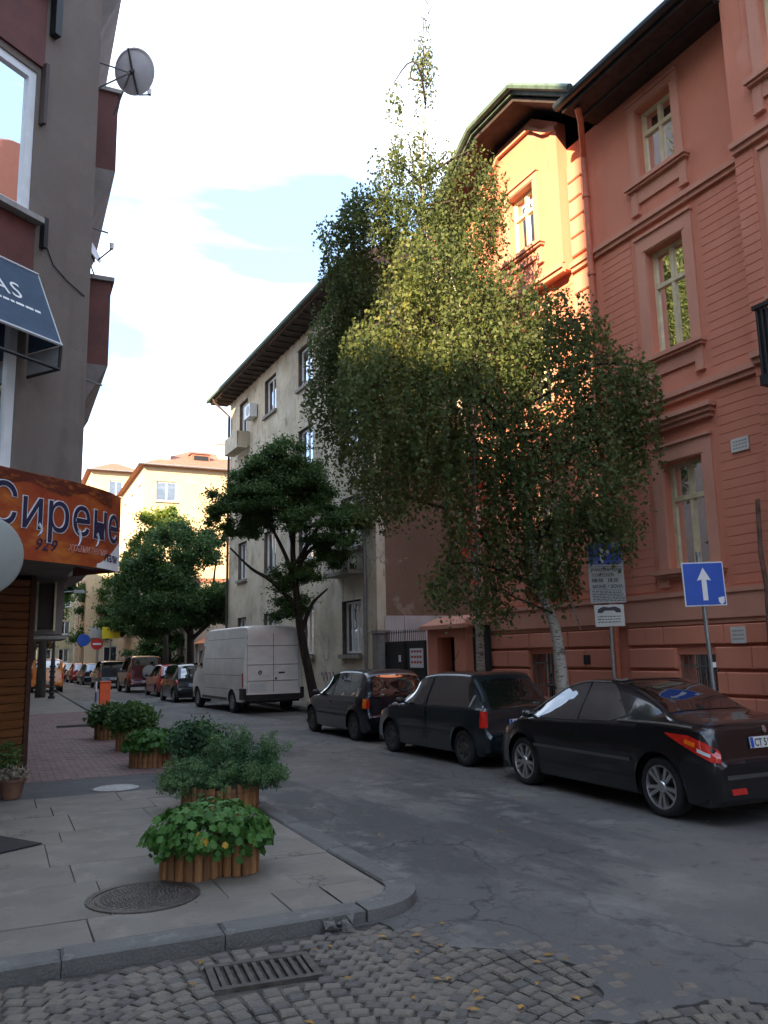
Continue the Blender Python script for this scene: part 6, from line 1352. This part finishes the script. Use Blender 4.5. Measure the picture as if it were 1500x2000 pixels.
# parking sign
PK=empty('parking_sign',(8.97,10.7,.12),R(-6),'tall grey parking zone board with fine black print and a crane truck pictogram',cat='traffic sign')
b=MB(); b.tube([(0,0,0),(0,0,3.5)],.03,10); b.build('pole',STL,PK,smooth=True)
pb=empty('sign_board',(0,-.045,0)); pb.parent=PK; pb.rotation_euler=(0,R(-1.),R(-12))
GRY_=mat('board_grey',(.34,.35,.33),.5,.1,4)
b=MB(); b.box(-.30,.30,-.01,0,2.36,3.36); b.build('board_panel',GRY_,pb); b=MB(); b.box(-.25,.25,-.01,0,1.98,2.33); b.build('lower_panel',mat('board_pale',(.5,.5,.46),.5,.08,4),pb)
b=MB(); b.box(-.27,.27,-.015,-.0105,2.99,3.32); b.build('blue_field',BLUE,pb)
INKB=mat('print_black',(.04,.04,.042),.6,.1)
def ptext(body,x,z,size,m_,par,y=-.016,bold=.0):
    me=text(body,size,.001,bold)
    for v in me.vertices: X,Y,Z=v.co; v.co=(x+X,y-Z,z+Y)
    me.materials.clear(); me.materials.append(m_); return link('lettering',me,par)
ptext('P',-.1,3.03,.33,PAPW,pb,-.0165,.01)
ptext('08:30   18:30',-.25,2.70,.085,INKB,pb,-.0115,.002); ptext('МОНЕ / ЗОНА',-.25,2.60,.078,INKB,pb,-.0115,.002)
ptext('РАБОТНИ ДНИ',-.25,2.88,.07,INKB,pb,-.0115,.001); ptext('ПЛАТЕНО',-.25,2.79,.07,INKB,pb,-.0115,.001)
b=MB()
for k in range(7):
    x=-.26; z=2.55-k*.026
    while x<.24: w=random.uniform(.02,.07); b.box(x,x+w,-.0115,-.0105,z-.006,z+.006); x+=w+.014
b.build('fine_print',INKB,pb)
b=MB(); b.box(-.28,.28,-.0118,-.0105,2.575,2.58); b.box(-.28,.28,-.0118,-.0105,2.95,2.955); b.build('divider_line',INKB,pb)
b=MB(); b.prism([(-.2,2.20),(-.19,2.26),(-.10,2.30),(.0,2.285),(.10,2.30),(.19,2.26),(.2,2.20),(.12,2.20),(.08,2.235),(-.08,2.235),(-.12,2.20)],-.0125,-.0105); b.build('pictogram',INKB,pb)
b=MB()
for k in range(3):
    x=-.2; z=2.14-k*.045
    while x<.18: w=random.uniform(.02,.06); b.box(x,x+w,-.0115,-.0105,z-.007,z+.007); x+=w+.014
b.build('fine_print',INKB,pb)
# far signs
def roundsign(loc,r_,m1,label,bar=None,shape='round'):
    s=empty('distant_sign',(loc[0],loc[1],.1),0,label,'traffic sign'); b=MB(); b.tube([(0,0,0),(0,0,loc[2]+r_)],.04,6); b.build('pole',STL,s)
    b=MB()
    if shape=='round': b.lathe([(.001,-.06),(r_,-.06),(r_,-.03)],20,(0,0,loc[2]),'y')
    else: b.box(-r_*1.5,r_*1.5,-.08,-.05,loc[2]-r_,loc[2]+r_)
    b.build('plate',m1,s)
    if bar: b=MB(); b.box(-r_*.7,r_*.7,-.075,-.065,loc[2]-r_*.16,loc[2]+r_*.16); b.build('bar',bar,s)
roundsign((6.2,64,2.7),.42,mat('sign_red',(.5,.02,.02),.4,.1),'round red no entry sign far down the street',PAPW)
roundsign((5.3,64.4,3.0),.45,BLUE,'round blue sign far down the street')
roundsign((7.1,63.5,3.5),.42,mat('sign_yellow',(.75,.6,.02),.5,.1),'yellow rectangular sign far down the street',None,'rect')
roundsign((6.5,66,3.6),.42,mat('sign_greywhite',(.45,.48,.45),.5,.1),'grey white rectangular board far down the street beside the yellow sign',None,'rect')
# small pot with dry plant by the wall boards
PT=empty('flower_pot',(.18,11.55,.12),0,'low terracotta pot with dried pale plants at the foot of the wooden wall',cat='flower pot')
b=MB(); b.lathe([(.001,.0),(.11,.0),(.15,.2),(.165,.2),(.165,.235),(.14,.235),(.13,.2),(.001,.19)],22); b.build('pot',mat('terracotta_dark',(.16,.075,.045),.85,.25,5,.3),PT,smooth=True)
P=ell_pts((0,0,.29),.2,.08,500,.2); leaves('dry_plant',P,.06,leafmat('dry_leaf',[(0,(.16,.13,.09)),(1,(.36,.32,.25))],.2),PT,rng.uniform(0,1,500),.4,.2)
P=ell_pts((-.05,.1,.48),.16,.22,500,.2); leaves('green_plant',P,.06,L_LOC,PT,rng.uniform(0,1,500),.4,.2)
# fallen leaves
P=[]
for i in range(150):
    if i<90: P.append((rng.uniform(2.9,8.4),rng.uniform(5.5,24),.006))
    elif i<120: P.append((rng.uniform(2.62,2.9),rng.uniform(6,20),.008 if 1 else 0))
    else: P.append((rng.uniform(-.5,3.),rng.uniform(3.6,5.1),.01))
P=np.array(P); n=len(P); me_=[]
V=[];Fq=[]
for i,p_ in enumerate(P):
    a=rng.uniform(0,6.28); s=.03*rng.uniform(.7,1.3); ca,sa=math.cos(a)*s,math.sin(a)*s; k=len(V)
    V+=[(p_[0],p_[1],p_[2]),(p_[0]+ca-sa*.5,p_[1]+sa+ca*.5,p_[2]+.008),(p_[0]+2*ca,p_[1]+2*sa,p_[2]+.002),(p_[0]+ca+sa*.5,p_[1]+sa-ca*.5,p_[2]+.006)]; Fq.append((k,k+1,k+2,k+3))
b=MB(); b.add(V,Fq); o=b.build('fallen_leaves',mat('fallen_leaf',(.28,.15,.03),.8,.4,3),None); o['kind']='stuff'

# the near pavement lies only a low kerb above the cobbles
for o in list(scn.collection.objects):
    if o.parent is None and o.type in('EMPTY','MESH') and o.name.split('.')[0] in('pavement','manhole_cover','service_cover','door_mat','planter','leafy_plant','juniper_shrub','shrub','flower_pot','orange_barrier_post','thin_marker_pole','lowered_bar'):
        o.location.z-=.05
